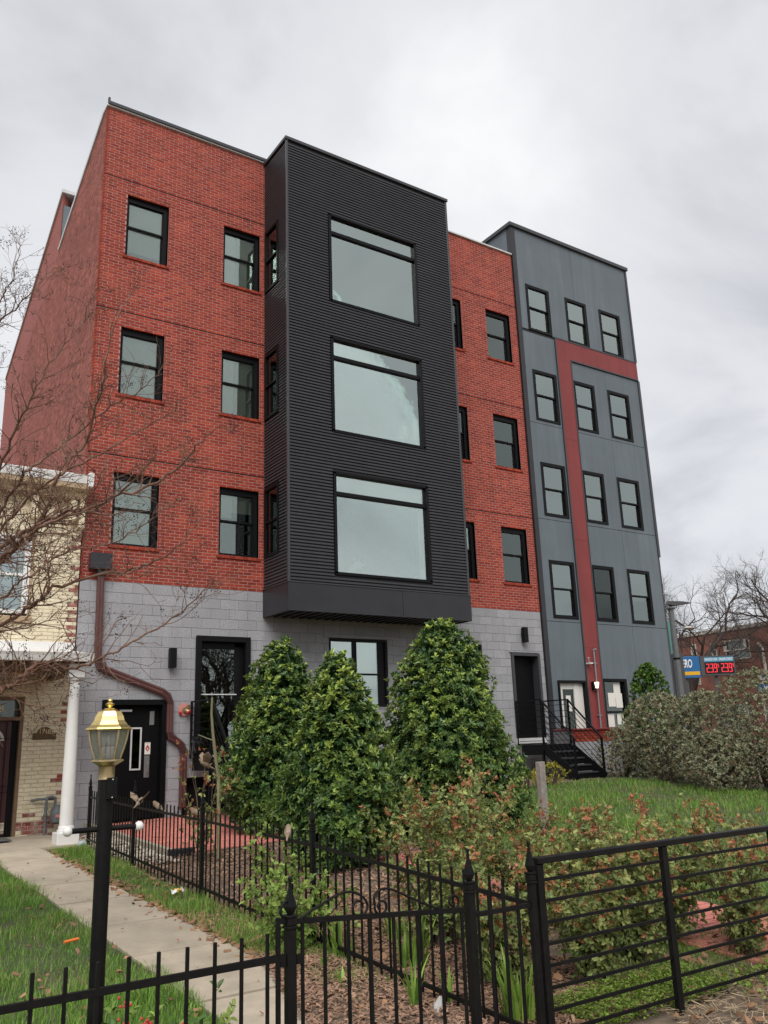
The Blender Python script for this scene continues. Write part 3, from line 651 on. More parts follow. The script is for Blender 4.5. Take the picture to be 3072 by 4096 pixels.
# black entrance on the right landing
d = framed('door', 10.72, 11.70, 1.60, 3.70, .075, -.04, .30, M['trim'])
mb = MB(); mb.cbox(10.795, 11.625, .20, .25, 1.60, 3.62, .004); mb.build('door_leaf', M['blackdoor'], d)
mb = MB(); mb.cbox(10.72, 11.70, -.10, .30, 1.46, 1.59, .005); mb.build('threshold', M['coping'], d)
mb = MB(); mb.box(2.12, 3.3, .25, .28, .3, 1.12); mb.build('crawl_opening', M['dark'], bld)

# ------------------------------------------------------------------ fittings on the brick building
for x, z in ((1.815, 3.34), (11.16, 4.155)):
    mb = MB(); mb.cbox(x-.065, x+.065, -.17, -.045, z-.19, z+.19, .005); mb.box(x-.035, x+.035, -.045, -.001, z-.06, z+.06); mb.build('wall_lamp', M['frame'], bld)
# scupper box and brown downspout
mb = MB(); mb.cbox(.13, .53, -.20, -.002, 4.98, 5.29, .01); mb.box(.28, .42, -.13, -.03, 4.88, 4.98)
sc_ = mb.build('scupper_box', M['panel'], bld)
mb = MB(); mb.box(.145, .515, -.203, -.201, 4.995, 5.275); mb.build('scupper_face', material('glossy_black', (.02, .02, .024), .12), sc_)
mb = MB(); cx = [(.365, 4.9), (.39, 3.30), (.43, 3.16), (.55, 3.10), (1.64, 2.70), (1.76, 2.62), (1.81, 2.50), (1.81, 1.95), (1.84, 1.84), (1.98, 1.76), (2.07, 1.68), (2.11, 1.56), (2.11, .55)]
w2, dp = .062, .085
V = []; n = len(cx)
for k, (x, z) in enumerate(cx):
    a = np.array(cx[max(k-1, 0)]); b = np.array(cx[min(k+1, n-1)]); t = (b-a)/np.linalg.norm(b-a); nr = np.array((-t[1], t[0]))
    if nr[0] < 0 or (abs(nr[0]) < 1e-6): nr = nr if nr[0] > 0 else -nr
    c = 1/max(.75, abs(t @ ((np.array(cx[min(k+1, n-1)])-np.array(cx[k]))/(np.linalg.norm(np.array(cx[min(k+1, n-1)])-np.array(cx[k]))+1e-9)))) if 0 < k < n-1 else 1
    for s_, y in ((-1, -.012), (-1, -dp), (-.5, -dp-.008), (0, -dp), (.5, -dp-.008), (1, -dp), (1, -.012)): V.append((x+nr[0]*s_*w2*c, y, z+nr[1]*s_*w2*c))
F = [(k*7+i, k*7+(i+1) % 7, (k+1)*7+(i+1) % 7, (k+1)*7+i) for k in range(n-1) for i in range(7)]
mb.add(V, F); ds = mb.build('downspout', M['spout'], bld)
def ribs(a, b, m):
    mb = MB()
    for k in range(m):
        t = k/(m-1); p = np.array(a)*(1-t)+np.array(b)*t; ang = p[2]
        d2 = np.array((math.cos(ang), math.sin(ang)))*.067
        mb.bar((p[0]-d2[0], -dp-.011, p[1]-d2[1]), (p[0]+d2[0], -dp-.011, p[1]+d2[1]), .009, .012, up=(0, 1, 0))
    mb.build('elbow_rib', M['spout'], ds)
ribs((.392, 3.30, 0), (.50, 3.11, 1.1), 7); ribs((1.66, 2.69, 1.1), (1.81, 2.48, 0.0), 8); ribs((1.81, 1.93, 0), (1.93, 1.78, 1.0), 7); ribs((2.02, 1.73, 1.0), (2.11, 1.56, 0), 7)
# fire department connection
mb = MB(); mb.tube([(2.12, -.002, 2.355), (2.12, -.02, 2.355)], .125, 24); fd = mb.build('fire_connection', M['paleRed'], bld)
mb = MB(); mb.tube([(2.12, -.02, 2.355), (2.12, -.10, 2.355)], .05, 14); mb.tube([(2.12, -.08, 2.36), (2.17, -.15, 2.41)], .04, 12); mb.tube([(2.12, -.08, 2.35), (2.16, -.15, 2.30)], .04, 12); mb.build('brass_outlet', M['brass_dull'], fd)
mb = MB(); mb.tube([(2.158, -.148, 2.302), (2.168, -.165, 2.29)], .044, 12); mb.tube([(2.04, -.03, 2.30), (2.02, -.06, 2.28)], .03, 10); mb.build('red_cap', M['red'], fd)

# ------------------------------------------------------------------ metal landings with stairs
def stairs(x0, x1, yl, zl, steps, dy, label, zrail=1.05):
    zg = gz((x0+x1)/2, yl-steps*dy); dz = (zl-zg)/steps
    st = root('metal_stairs', label, 'stairs', ((x0+x1)/2, yl, zg))
    mb = MB(); mb.cbox(x0-.03, x1+.03, yl, -.16, zl-.05, zl, .004); mb.box(x0-.03, x1+.03, yl-.001, yl+.04, zl-.24, zl-.05); mb.box(x0-.03, x0+.02, yl+.04, -.16, zl-.24, zl-.05); mb.box(x1-.02, x1+.03, yl+.04, -.16, zl-.24, zl-.05)
    for x in (x0, x1): mb.box(x-.025, x+.025, yl+.05, yl+.10, zg-.1, zl-.24)
    mb.build('landing', M['frame'], st)
    for k in range(steps-1):
        y = yl-(k+.5)*dy; z = zl-(k+1)*dz
        mb = MB(); mb.cbox(x0, x1, y-dy/2-.015, y+dy/2, z-.035, z, .004); tr = mb.build('tread', M['trim'], st)
        mb = MB(); mb.box(x0+.01, x1-.01, y-dy/2+.005, y-dy/2+.012, z-dz+.01, z-.036); mb.build('riser', M['frame'], tr)
    for x in (x0-.02, x1+.02):
        mb = MB(); mb.bar((x, yl, zl-.10), (x, yl-steps*dy, zg+.02), .02, .22, up=(0, 0, 1)); mb.build('stringer', M['frame'], st)
        mb = MB(); mb.bar((x, -.05, zl+zrail), (x, yl, zl+zrail), .035, .03); mb.bar((x, yl, zl+zrail-.02), (x, yl-steps*dy, zg+zrail-.16), .04, .032); mb.build('handrail', M['frame'], st)
        for y, z in ((-.06, zl), (yl+.02, zl), (yl-steps*dy+.03, zg-.02)):
            mb = MB(); top = zl+zrail if y > yl else zg+zrail-.14; mb.box(x-.02, x+.02, y-.02, y+.02, z-.02, top); mb.build('post', M['frame'], st)
        for k in range(7):
            h = zrail*(k+.6)/7.4
            mb = MB(); mb.bar((x, -.06, zl+h), (x, yl, zl+h), .012, .012); mb.build('bar', M['frame'], st)
            mb = MB(); mb.bar((x, yl, zl+h-.02), (x, yl-steps*dy+.03, zg+h-.10), .012, .012); mb.build('bar', M['frame'], st)
    return st
stR = stairs(10.75, 11.62, -.95, 1.43, 5, .20, 'black metal steps and landing at the plain black door by the grey building')
stL = stairs(2.27, 3.55, -1.08, 1.45, 5, .22, 'black metal landing with railing at the glazed door beside the brown downspout')
# tangle of black straps hung on the left railing
mb = MB(); rg = random.Random(4)
for k in range(9):
    c = np.array((2.235, -.28-.075*k, 1.80-.02*(k % 3))); a0 = rg.uniform(0, 3); pts = []
    for q in range(9):
        a = a0+q*2*PI/8; pts.append(c+np.array((.03*math.sin(a*2)-.02, .06*math.cos(a), .075*math.sin(a)-.02)))
    mb.tube(pts, .011, 6)
mb.tube([(2.22, -.30, 1.80), (2.20, -.34, 1.68), (2.20, -.42, 1.56), (2.20, -.47, 1.52)], .02, 6)
tag(mb.build('strap_bundle', M['iron'], loc=(2.235, -.5, 1.7)), 'tangle of black straps and buckles hung on the left landing railing', 'straps')

# ------------------------------------------------------------------ blue-grey building next door
GY_ = -.28; GT = 16.19
WARP = (np.array((1.01486, 1.0, 1.01486)), np.array((.0614, .245, -.0238)))   # this facade scaled about the camera: it stands almost flush with the brick front
gb = root('grey_apartment_building', 'blue grey panelled apartment block with dark red stripe around windows', 'building', (14.1, 0.0, 0.6))
rows_g = [(14.42, 12.945), (11.71, 10.17), (8.935, 7.40), (6.175, 4.61)]
cols_g = [(12.06, 13.0), (13.66, 14.57), (15.13, 16.09)]
holes_g = [(a, b, z0, z1) for z1, z0 in rows_g for a, b in cols_g]+[(12.0, 13.01, 1.72, 3.0), (13.65, 14.6, 1.35, 3.06)]
mb = MB(); wall_holes(mb, 11.66, 16.62, .3, GT, GY_+.02, -.01, holes_g); mb.box(11.67, 16.62, 16, 16.2, .3, GT); mb.box(16.42, 16.63, .002, 16, .3, GT); mb.box(11.67, 11.87, .302, 16, .3, GT)
core = mb.build('wall', M['siding_dark'], gb)
mb = MB(); mb.box(11.655, 11.669, -.2, 16, 15.0, GT); mb.build('side_cladding', M['bluegrey'], gb)
mb = MB(); mb.box(11.9, 16.4, .01, 15.9, GT-.3, GT-.25); mb.build('roof', M['roof'], gb)
bz = [.3, 4.525, 7.30, 10.08, 12.86]
for (xa, xb) in ((11.80, 13.055), (13.665, 15.1), (15.1, 16.585)):
    for za, zb in zip(bz[:-1], bz[1:]):
        if xb > 13.1 and zb > 12.4: zb = 12.30
        mb = MB(); wall_holes(mb, xa+.005, xb-.005, za+.007, zb-.007, GY_, GY_+.018, holes_g); mb.build('panel', M['bluegrey'], gb)
for xa, xb in ((11.80, 14.1), (14.1, 16.585)):
    mb = MB(); wall_holes(mb, xa+.005, xb-.005, 12.95, GT-.004, GY_, GY_+.018, holes_g); mb.build('panel', M['bluegrey'], gb)
for za, zb in ((1.3, 3.86), (3.865, 6.83), (6.835, 9.78), (9.785, 12.9)):
    mb = MB(); mb.box(13.09, 13.625, GY_-.03, GY_+.018, za, zb); mb.build('red_panel', M['redpanel'], gb)
mb = MB(); mb.box(13.627, 16.62, GY_-.03, GY_+.018, 12.34, 12.9); mb.build('red_panel', M['redpanel'], gb)
mb = MB()
mb.box(13.055, 13.09, GY_-.04, GY_+.018, 1.3, 12.935); mb.box(13.626, 13.66, GY_-.04, GY_+.018, 1.3, 12.305); mb.box(13.09, 16.62, GY_-.04, GY_+.018, 12.902, 12.94); mb.box(13.626, 16.62, GY_-.04, GY_+.018, 12.30, 12.338); mb.build('stripe_trim', M['trim'], gb)
mb = MB(); mb.box(11.645, 11.795, GY_-.02, -.1, .5, GT); mb.build('corner_board', M['panel'], gb)
mb = MB(); mb.box(16.585, 16.66, GY_-.03, .1, 12.94, GT); mb.box(16.585, 16.675, GY_-.03, .1, 6.65, 12.30); mb.box(16.585, 16.64, GY_-.005, .1, .5, 6.648); mb.build('edge_trim', M['trim'], gb)
mb = MB(); mb.box(11.58, 16.70, GY_-.07, GY_+.25, GT+.002, GT+.11); mb.box(11.58, 11.83, GY_+.25, 16.2, GT+.002, GT+.11); mb.box(16.45, 16.70, GY_+.25, 16.2, GT+.002, GT+.11); mb.build('coping', M['trim'], gb)
for z1, z0 in rows_g:
    for k, (a, b) in enumerate(cols_g):
        dk = (k == 1 and z1 < 7)
        w = hung_window(gb, a, b, z0, z1, GY_, .015, M['glass_dark'] if dk else M['glass_grey'], [] if dk else [(0, .9, 0, (.44, .36, .62, .44, .30)[(k*2+int(z1*3)) % 5], ('curtain', 'blind_dim', 'curtain')[(k+int(z1)) % 3]), (.93, 1, 0, .5, 'curtain')], fw=.095, d=.5, rm='room_dark' if dk else 'room')
        if z1 > 14 and k == 1:
            mb = MB(); mb.box(a+.32, a+.55, GY_+.052, GY_+.054, z1-.36, z1-.20); mb.build('window_sticker', M['paper'], w)
        if z1 > 14 and k == 0:
            mb = MB(); mb.add([(a+.2, GY_+.10, z1-.42), (a+.42, GY_+.10, z1-.46), (a+.46, GY_+.10, z1-.30), (a+.30, GY_+.10, z1-.22)], [(0,1,2,3)]); mb.build('ceiling_light', M['paper'], w)
# street door and papered window
mb = MB(); mb.cbox(12.0, 12.05, GY_-.05, GY_+.2, 1.72, 3.0, .004); mb.cbox(12.96, 13.01, GY_-.05, GY_+.2, 1.72, 3.0, .004); mb.cbox(12.05, 12.96, GY_-.05, GY_+.2, 2.94, 3.0, .004); d = mb.build('door', M['frame'], gb)
mb = MB(); wall_holes(mb, 12.05, 12.96, 1.5, 2.94, GY_+.06, GY_+.11, [(12.22, 12.62, 1.5, 2.78)]); mb.cbox(12.62, 12.80, GY_+.04, GY_+.06, 1.6, 2.9, .004); mb.build('door_leaf', M['whitedoor'], d)
mb = MB(); pane(mb, 12.22, 12.62, 1.5, 2.78, GY_+.08); mb.build('pane', M['glass_dark'], d)
mb = MB(); mb.box(12.33, 12.50, GY_+.068, GY_+.072, 2.38, 2.62); mb.box(12.36, 12.52, GY_+.066, GY_+.0675, 2.22, 2.45); mb.build('notice', M['paper'], d)
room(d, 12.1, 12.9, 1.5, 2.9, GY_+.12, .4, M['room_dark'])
mb = MB(); mb.cbox(13.65, 13.71, GY_-.04, GY_+.2, 1.35, 3.06, .004); mb.cbox(14.50, 14.6, GY_-.04, GY_+.2, 1.35, 3.06, .004); mb.cbox(13.71, 14.50, GY_-.04, GY_+.2, 2.98, 3.06, .004); mb.cbox(13.71, 14.50, GY_+.0, GY_+.1, 2.16, 2.21, .004); d = mb.build('window', M['frame'], gb)
for c, e_ in ((1.37, 2.16), (2.21, 2.98)):
    mb = MB(); pane(mb, 13.71, 14.50, c, e_, GY_+.05); mb.build('pane', M['glass_win'], d)
mb = MB(); mb.box(13.70, 14.50, GY_+.12, GY_+.13, 1.35, 3.0); mb.build('blind', M['blind'], d)
for k, (x, z, w_, h_) in enumerate(((14.12, 2.55, .26, .40), (13.88, 2.33, .28, .36), (14.17, 2.30, .26, .38), (13.80, 1.80, .24, .34), (14.15, 1.86, .26, .28))):
    mb = MB(); mb.box(x, x+w_, GY_+.042-.001*k, GY_+.0425-.001*k, z, z+h_); mb.build('notice', M['paper'], d)
mb = MB(); mb.tube([(13.38, GY_-.07, 1.3), (13.38, GY_-.07, 3.80)], .022, 8); mb.tube([(13.38, GY_-.07, 3.80), (13.42, GY_-.14, 3.83)], .03, 8)
for z in (2.1, 3.45): mb.box(13.30, 13.46, GY_-.08, GY_-.031, z, z+.02)
mb.build('conduit', M['pipe'], gb)
mb = MB(); mb.cbox(13.20, 13.30, GY_-.13, GY_-.031, 2.75, 2.97, .005); lm_ = mb.build('porch_light', M['frame'], gb)
mb = MB(); mb.lathe((13.27, GY_-.17, 2.80), [(.035, 0), (.06, .14), (.058, .15)], 10); mb.build('lit_shade', M['porchlight'], lm_)
mb = MB(); mb.cbox(13.07, 13.18, GY_-.20, GY_-.04, 3.42, 3.46, .004); mb.bar((13.13, GY_-.12, 3.42), (13.02, GY_-.20, 3.58), .03, .03); mb.build('camera_bracket', M['coping'], gb)
WARP = None
# raised brick stoop of the grey building
stp = root('brick_stoop', 'low brick and block stoop wall in front of the white door', 'stoop', (12.9, -.7, .6))
mb = MB(); mb.box(11.92, 14.3, -.735, -.06, .4, 1.735); mb.build('core', M['cmu_joint'], stp)
it = courses(11.92, 14.3, 1.46, 4, .068, .2032, .01, -.75, -.70, []); pieces('brick', it, M['brick'], stp, 300, .003)
it = courses(11.92, 14.3, .46, 5, .2, .4064, .008, -.75, -.70, []); pieces('block', it, M['cmu'], stp, 300, .004)
mb = MB(); mb.cbox(11.90, 14.32, -.79, -.06, 1.737, 1.78, .005); mb.build('cap', M['redpanel'], stp)

# ------------------------------------------------------------------ yellow row house
yh = root('yellow_brick_house', 'yellow painted brick row house with brown cornice and white porch', 'house', (-2.5, 0, .25))
XE = -.025
holes_y = [(-2.0, -.83, 0.0, 2.60), (-2.0, -.905, 4.02, 5.53), (-4.6, -3.4, 1.0, 2.60), (-4.6, -3.5, 4.02, 5.53)]
mb = MB(); wall_holes(mb, -6.0, XE, .1, 6.0, .010, .28, holes_y); wy = mb.build('wall', M['yellow_joint'], yh)
mb = MB(); mb.box(-6.0, -.03, .28, 11, .1, 6.45); mb.build('house_body', M['roof'], yh)
it = courses(-6.0, XE, .222, 83, .0695, .215, .010, 0.0, .05, holes_y+[(-2.0, -.80, 2.60, 2.83), (-6, 0, 5.62, 6.2)])
rg = random.Random(8); it2 = []
for q in it:
    x, z = q[0][0], q[0][2]; p = 0.0
    if z < .55: p = .75
    elif z < .62: p = .35
    if x > -.30 and .8 < z < 1.45: p = max(p, .55)
    if x+q[1][0] > XE-.06: p = max(p, .45)
    it2.append(q+((M['oldbrick'],) if rg.random() < p else (M['yellow'],)))
pieces('brick', it2, M['yellow'], wy, 300, .005, 'brick_field', 12, .003)
it = []
x = -2.0
while x < -.80: it.append(((x+.036, .025, 2.715), (.032, .027, .108), '-y')); x += .073
pieces('lintel_brick', it, M['yellow'], wy, 300, .005, None, 13, .003)
# frieze and cornice
mb = MB(); mb.box(-6, XE, -.03, .0, 5.62, 5.80); mb.box(-6, XE, -.02, .0, 5.80, 6.28)
for k in range(9): mb.cbox(-5.9+k*.7, -5.78+k*.7, -.20, -.02, 5.85, 6.27, .01)
mb.cbox(-.13, -.03, -.22, -.02, 5.72, 6.30, .01); mb.build('frieze', M['yellow'], yh)
mb = MB(); mb.prism([(0, 6.28), (-.22, 6.28), (-.26, 6.38), (-.36, 6.46), (-.36, 6.56), (0, 6.56)], 'x', -6, -.03); mb.build('cornice', M['tan'], yh)
mb = MB(); mb.prism([(0, 6.562), (-.37, 6.562), (-.40, 6.72), (-.37, 6.74), (.3, 6.74), (.3, 6.562)], 'x', -6, .03); mb.cbox(-.05, .05, -.42, .1, 6.50, 6.78, .01); mb.build('roof_gutter', M['white'], yh)
# upper window
def y_window(x0, x1):
    mb = MB(); mb.cbox(x1-.11, x1, -.01, .14, 4.08, 5.53, .006); mb.cbox(x0, x0+.11, -.01, .14, 4.08, 5.53, .006); mb.cbox(x0, x1, -.01, .14, 5.42, 5.53, .006); mb.cbox(x0+.11, x1-.11, .03, .12, 4.77, 4.82, .004); mb.cbox(x0+.11, x1-.11, .03, .12, 4.08, 4.15, .004)
    w = mb.build('window', M['white'], yh)
    for c, e_ in ((4.15, 4.77), (4.82, 5.42)):
        mb = MB(); pane(mb, x0+.11, x1-.11, c, e_, .08); mb.build('pane', M['glass_grey'], w)
    mb = MB(); mb.box(x0+.05, x1-.05, .15, .16, 4.1, 5.5); mb.build('blind', M['curtain'], w)
    mb = MB(); mb.cbox(x0-.06, x1+.085, -.05, .1, 3.90, 4.025, .008); mb.build('sill', M['tan'], w)
    mb = MB(); mb.cbox(x1+.002, x1+.05, -.012, .05, 4.03, 5.6, .005); mb.build('casing', M['tan'], w)
y_window(-2.0, -.905)
# front door with transom
mb = MB(); mb.cbox(-.885, -.83, .0, .16, .2, 2.6, .004); mb.cbox(-2.0, -1.945, .0, .16, .2, 2.6, .004); mb.cbox(-1.945, -.885, .0, .16, 2.55, 2.6, .004); mb.cbox(-1.945, -.885, .0, .16, 2.20, 2.26, .004); d = mb.build('door', M['brown'], yh)
mb = MB(); pane(mb, -1.945, -.885, 2.26, 2.55, .09); mb.build('pane', M['glass_dark'], d)
mb = MB(); mb.box(-1.945, -.885, .12, .16, 2.26, 2.55); mb.build('transom_backing', material('transom_blue', (.02, .03, .045), .5), d)
text_mesh('house_number', '1718', .17, (-1.15, .083, 2.40), M['brass_dull'], d, depth=.002, align='RIGHT')
mb = MB(); mb.cbox(-1.88, -.985, .12, .165, .30, 2.20, .004)
for a, b, c, e_ in ((-1.80, -1.50, .5, 1.0), (-1.38, -1.08, .5, 1.0), (-1.80, -1.50, 1.1, 1.75), (-1.38, -1.08, 1.1, 1.75)): mb.cbox(a, b, .113, .12, c, e_, .004)
mb.build('door_leaf', M['maroon'], d)
mb = MB(); mb.cbox(-.985, -.885, .10, .16, .22, 2.20, .004); mb.build('door_jamb', M['frame'], d)
mb = MB(); pts = [(-1.43+.33*math.cos(a), 1.86+.25*math.sin(a)) for a in np.linspace(0, PI, 15)]; mb.prism(pts, 'y', .105, .112); mb.build('fanlight', M['paper'], d)
mb = MB(); pts = [(-1.43+.28*math.cos(a), 1.87+.20*math.sin(a)) for a in np.linspace(0, PI, 15)]; mb.prism(pts, 'y', .098, .104); mb.build('pane', M['glass_dark'], d)
mb = MB()
for x in (-1.25, -1.08): mb.box(x-.006, x+.006, .06, .072, .30, 2.18)
for z in (.36, .47, 1.0, 1.1, 1.9): mb.box(-1.9, -.99, .06, .072, z-.005, z+.005)
mb.build('security_bar', M['iron'], d)
mb = MB(); mb.box(-1.25, -1.0, .108, .112, .32, .50); mb.build('kick_plate', M['yellow'], d)
# plaque
mb = MB(); pts = [(-.66, 1.86), (-.26, 1.86), (-.26, 1.975), (-.335, 1.975)]+[(-.46+.125*math.cos(a), 1.975+.105*math.sin(a)) for a in np.linspace(.25, PI-.25, 9)]+[(-.585, 1.975), (-.66, 1.975)]
mb.prism(pts, 'y', -.015, .004); pq = mb.build('plaque', material('bronze', (.10, .065, .03), .4, metal=.6, nscale=20, namt=.2), yh)
text_mesh('plaque_number', '1718', .105, (-.46, -.017, 1.995), M['brass_dull'], pq, depth=.003)
# porch
mb = MB(); V = []
mb.add([(-4.2, .0, 3.44), (-.06, .0, 3.44), (-.26, -2.2, 3.15), (-4.2, -2.2, 3.15), (-4.2, .0, 3.40), (-.06, .0, 3.40), (-.26, -2.2, 3.11), (-4.2, -2.2, 3.11)], [(0,3,2,1), (4,5,6,7), (0,1,5,4), (1,2,6,5), (2,3,7,6), (3,0,4,7)]); mb.cbox(-4.2, -.04, -.05, -.001, 3.42, 3.58, .006)
pr = mb.build('porch_roof', M['white'], yh)
mb = MB(); mb.prism([(-2.2, 3.02), (-2.29, 3.02), (-2.31, 3.10), (-2.33, 3.15), (-2.2, 3.15)], 'x', -4.2, -.29); mb.build('gutter', M['white'], pr)
mb = MB(); mb.box(-4.2, -.33, -2.18, -.05, 3.02, 3.05); mb.build('soffit', M['brown'], pr)
mb = MB(); mb.cbox(-4.2, -.36, -2.06, -1.90, 2.90, 3.018, .006); mb.cbox(-.50, -.36, -1.9, -.02, 2.88, 3.018, .006); mb.build('beam', M['brown'], pr)
for k in range(14):
    mb = MB(); mb.cbox(-.80-k*.29, -.72-k*.29, -2.17, -2.062, 2.94, 3.018, .004); mb.build('rafter_block', M['brown'], pr)
cx_, cy_ = -.495, -2.0
mb = MB(); mb.lathe((cx_, cy_, 0), [(.135, .44), (.135, .47), (.12, .48), (.118, .52), (.105, .535), (.102, 1.0), (.094, 1.8), (.080, 2.60), (.088, 2.62), (.088, 2.65), (.080, 2.66), (.080, 2.72), (.11, 2.745), (.115, 2.775)], 28)
col_ = mb.build('column', M['white'], yh, smooth=True)
mb = MB(); mb.cbox(cx_-.165, cx_+.165, cy_-.165, cy_+.165, .2, .44, .008); mb.build('plinth', M['white'], col_)
mb = MB(); mb.cbox(cx_-.125, cx_+.125, cy_-.125, cy_+.125, 2.777, 3.0, .006); mb.build('capital', M['white'], col_)
# gas meter
gm = root('gas_meter', 'grey gas meter with pipes on the yellow wall behind the white column', 'gas meter', (-.3, -.2, .24))
mb = MB(); mb.tube([(-.40, -.2, .22), (-.40, -.2, .80), (-.385, -.2, .88), (-.31, -.2, .89), (-.25, -.2, .87), (-.25, -.2, .74)], .026, 8); mb.tube([(-.62, -.05, .84), (-.50, -.12, .86), (-.25, -.14, .85)], .022, 8)
for z in (.42, .50, .58, .68): mb.lathe((-.40, -.2, z), [(.036, 0), (.036, .035)], 8)
mb.build('pipe', M['meter'], gm, smooth=True)
mb = MB(); mb.lathe((-.21, -.2, .44), [(.06, 0), (.105, .03), (.115, .16), (.10, .25), (.05, .30), (.04, .32)], 14); mb.build('meter_body', M['meter'], gm, smooth=True)
mb = MB(); mb.box(-.26, -.17, -.322, -.318, .55, .60); mb.build('meter_label', M['paleRed'], gm)
mb = MB(); mb.cbox(-1.75, -1.08, -1.05, -.60, .295, .312, .005); dm = mb.build('door_mat', material('grey_mat', (.10, .10, .10), .95, nscale=60, namt=.4)); tag(dm, 'dark grey door mat in front of the maroon door', 'door mat')

# ------------------------------------------------------------------ iron fences, gate, lamp post
FY0 = -12.45
def finial_post(parent, x, y, zc, w=.041, tip=.17, name='post'):
    zg = gz(x, y)-.05
    mb = MB(); mb.cbox(x-w/2, x+w/2, y-w/2, y+w/2, zg, zc-.06, .004); p = mb.build(name, M['iron'], parent)
    mb = MB(); h = w/2+.006; mb.cbox(x-h, x+h, y-h, y+h, zc-.062, zc-.048, .003); mb.cbox(x-w/2-.002, x+w/2+.002, y-w/2-.002, y+w/2+.002, zc-.047, zc-.012, .003); mb.cbox(x-h, x+h, y-h, y+h, zc-.012, zc, .003)
    mb.build('collar', M['iron'], p)
    mb = MB(); k = tip/.17
    mb.lathe((x, y, zc), [(.014, 0), (.030*w/.05, .022*k), (.036*w/.05, .035*k), (.028*w/.05, .06*k), (.016, .09*k), (.009, .115*k), (.007, .150*k)], 4, PI/4); mb.ball((x, y, zc+.157*k), .0115, 8); mb.build('finial', M['iron'], p)
    return p
def pickets(parent, xs, yfun, z0f, z1f, w=.0145):
    for x, y in xs:
        mb = MB(); mb.cbox(x-w/2, x+w/2, y-w/2, y+w/2, z0f(x, y), z1f(x, y), .002); mb.build('picket', M['iron'], parent)
# side fence
sf = root('iron_fence', 'long black iron picket fence with spear posts running beside the concrete path', 'fence', (-.42, -7.5, gz(-.42, -7.5)))
PT = [(-.50, -12.45, .85), (-.46, -9.78, .97), (-.41, -7.27, 1.0), (-.36, -4.83, 1.065), (-.31, -2.56, 1.115)]
for x, y, zc in PT: finial_post(sf, x, y, zc)
up = lambda y: float(np.interp(y, [-12.45, -9.78, -7.27, -4.83, -2.56], [.675, .80, .865, .905, .955]))
lo = lambda y: float(np.interp(y, [-12.45, -9.78, -7.27, -4.83, -2.56], [.01, .105, .20, .285, .355]))
for (xa, ya, _), (xb, yb2, _) in zip(PT[:-1], PT[1:]):
    for fn, hh in ((up, .030), (lo, .030)):
        mb = MB(); mb.bar((xa, ya, fn(ya)), (xb, yb2, fn(yb2)), .020, hh*.85); mb.build('rail', M['iron'], sf)
    n = max(2, round((yb2-ya)/.128)); pickets(sf, [(xa+(xb-xa)*k/n, ya+(yb2-ya)*k/n) for k in range(1, n)], None, lambda x, y: gz(x, y)-.02, lambda x, y: up(y)+.10)
# short front run between gate and corner
finial_post(sf, -.955, FY0, .85, .045)
mb = MB(); mb.bar((-.93, FY0, .675), (-.52, FY0, .675), .020, .025); mb.build('rail', M['iron'], sf)
pickets(sf, [(-.93+.105*k, FY0) for k in range(1, 4)], None, lambda x, y: gz(x, y)-.02, lambda x, y: .79)
# front-left fence
ff = root('iron_fence', 'low black iron picket fence along the front of the left lawn', 'fence', (-4, FY0, gz(-4, FY0)))
finial_post(ff, -2.06, FY0, .82, .047, .175)
for z in (.63, .0):
    mb = MB(); mb.bar((-7.6, FY0, z), (-2.09, FY0, z+.008), .022, .030); mb.build('rail', M['iron'], ff)
pickets(ff, [(-2.18-.1308*k, FY0) for k in range(41)], None, lambda x, y: gz(x, y)-.02, lambda x, y: .752, .0155)
# gate
gt = root('iron_gate', 'black iron garden gate with scrolled top between spear posts', 'gate', (-1.5, FY0, gz(-1.5, FY0)))
tz = lambda x: .786-.0745*(x+2.02)
mb = MB(); mb.bar((-2.13, FY0+.0, tz(-2.13)+.01), (-2.09, FY0, tz(-2.09)), .022, .025); mb.bar((-2.03, FY0, tz(-2.03)), (-1.0, FY0, tz(-1.0)), .020, .024); mb.build('top_rail', M['iron'], gt)
mb = MB(); mb.bar((-2.03, FY0, .03), (-1.0, FY0, -.01), .026, .028); mb.build('bottom_rail', M['iron'], gt)
mb = MB(); mb.cbox(-2.135, -2.115, FY0-.01, FY0+.01, -.1, tz(-2.12)+.02, .002); mb.box(-2.115, -2.09, FY0-.012, FY0+.012, .60, .64); mb.box(-2.03, -2.0, FY0-.012, FY0+.012, .60, .64); mb.build('latch', M['iron'], gt)
for x in (-1.995, -1.872, -1.737, -1.61, -1.465, -1.315, -1.165, -1.02):
    mb = MB(); wd = .020 if abs(x+1.61) < .01 else .014; mb.cbox(x-wd/2, x+wd/2, FY0-.009, FY0+.009, .0, tz(x)-.012, .002); mb.build('picket', M['iron'], gt)
def scroll(pts, name='scroll'):
    P_ = np.array(pts); t = np.linspace(0, len(P_)-1, len(P_)*5); ii = np.minimum(t.astype(int), len(P_)-2)
    out_ = []
    for q, i in zip(t, ii):
        p0, p1, p2, p3 = P_[max(i-1, 0)], P_[i], P_[i+1], P_[min(i+2, len(P_)-1)]; u = q-i
        out_.append(.5*((2*p1)+(-p0+p2)*u+(2*p0-5*p1+4*p2-p3)*u*u+(-p0+3*p1-3*p2+p3)*u**3))
    mb = MB(); mb.tube([(a, FY0, b) for a, b in out_], .0065, 6); mb.build(name, M['iron'], gt)
def spiral(cx, cz, r0, r1, a0, turns, n=14): return [(cx+(r0+(r1-r0)*k/n)*math.cos(a0+turns*2*PI*k/n), cz+(r0+(r1-r0)*k/n)*math.sin(a0+turns*2*PI*k/n)) for k in range(n+1)]
scroll([(-2.015, .79), (-1.93, .828), (-1.80, .875), (-1.72, .882), (-1.655, .855), (-1.622, .815)]+spiral(-1.672, .805, .052, .018, .1, -1.15)[1:])
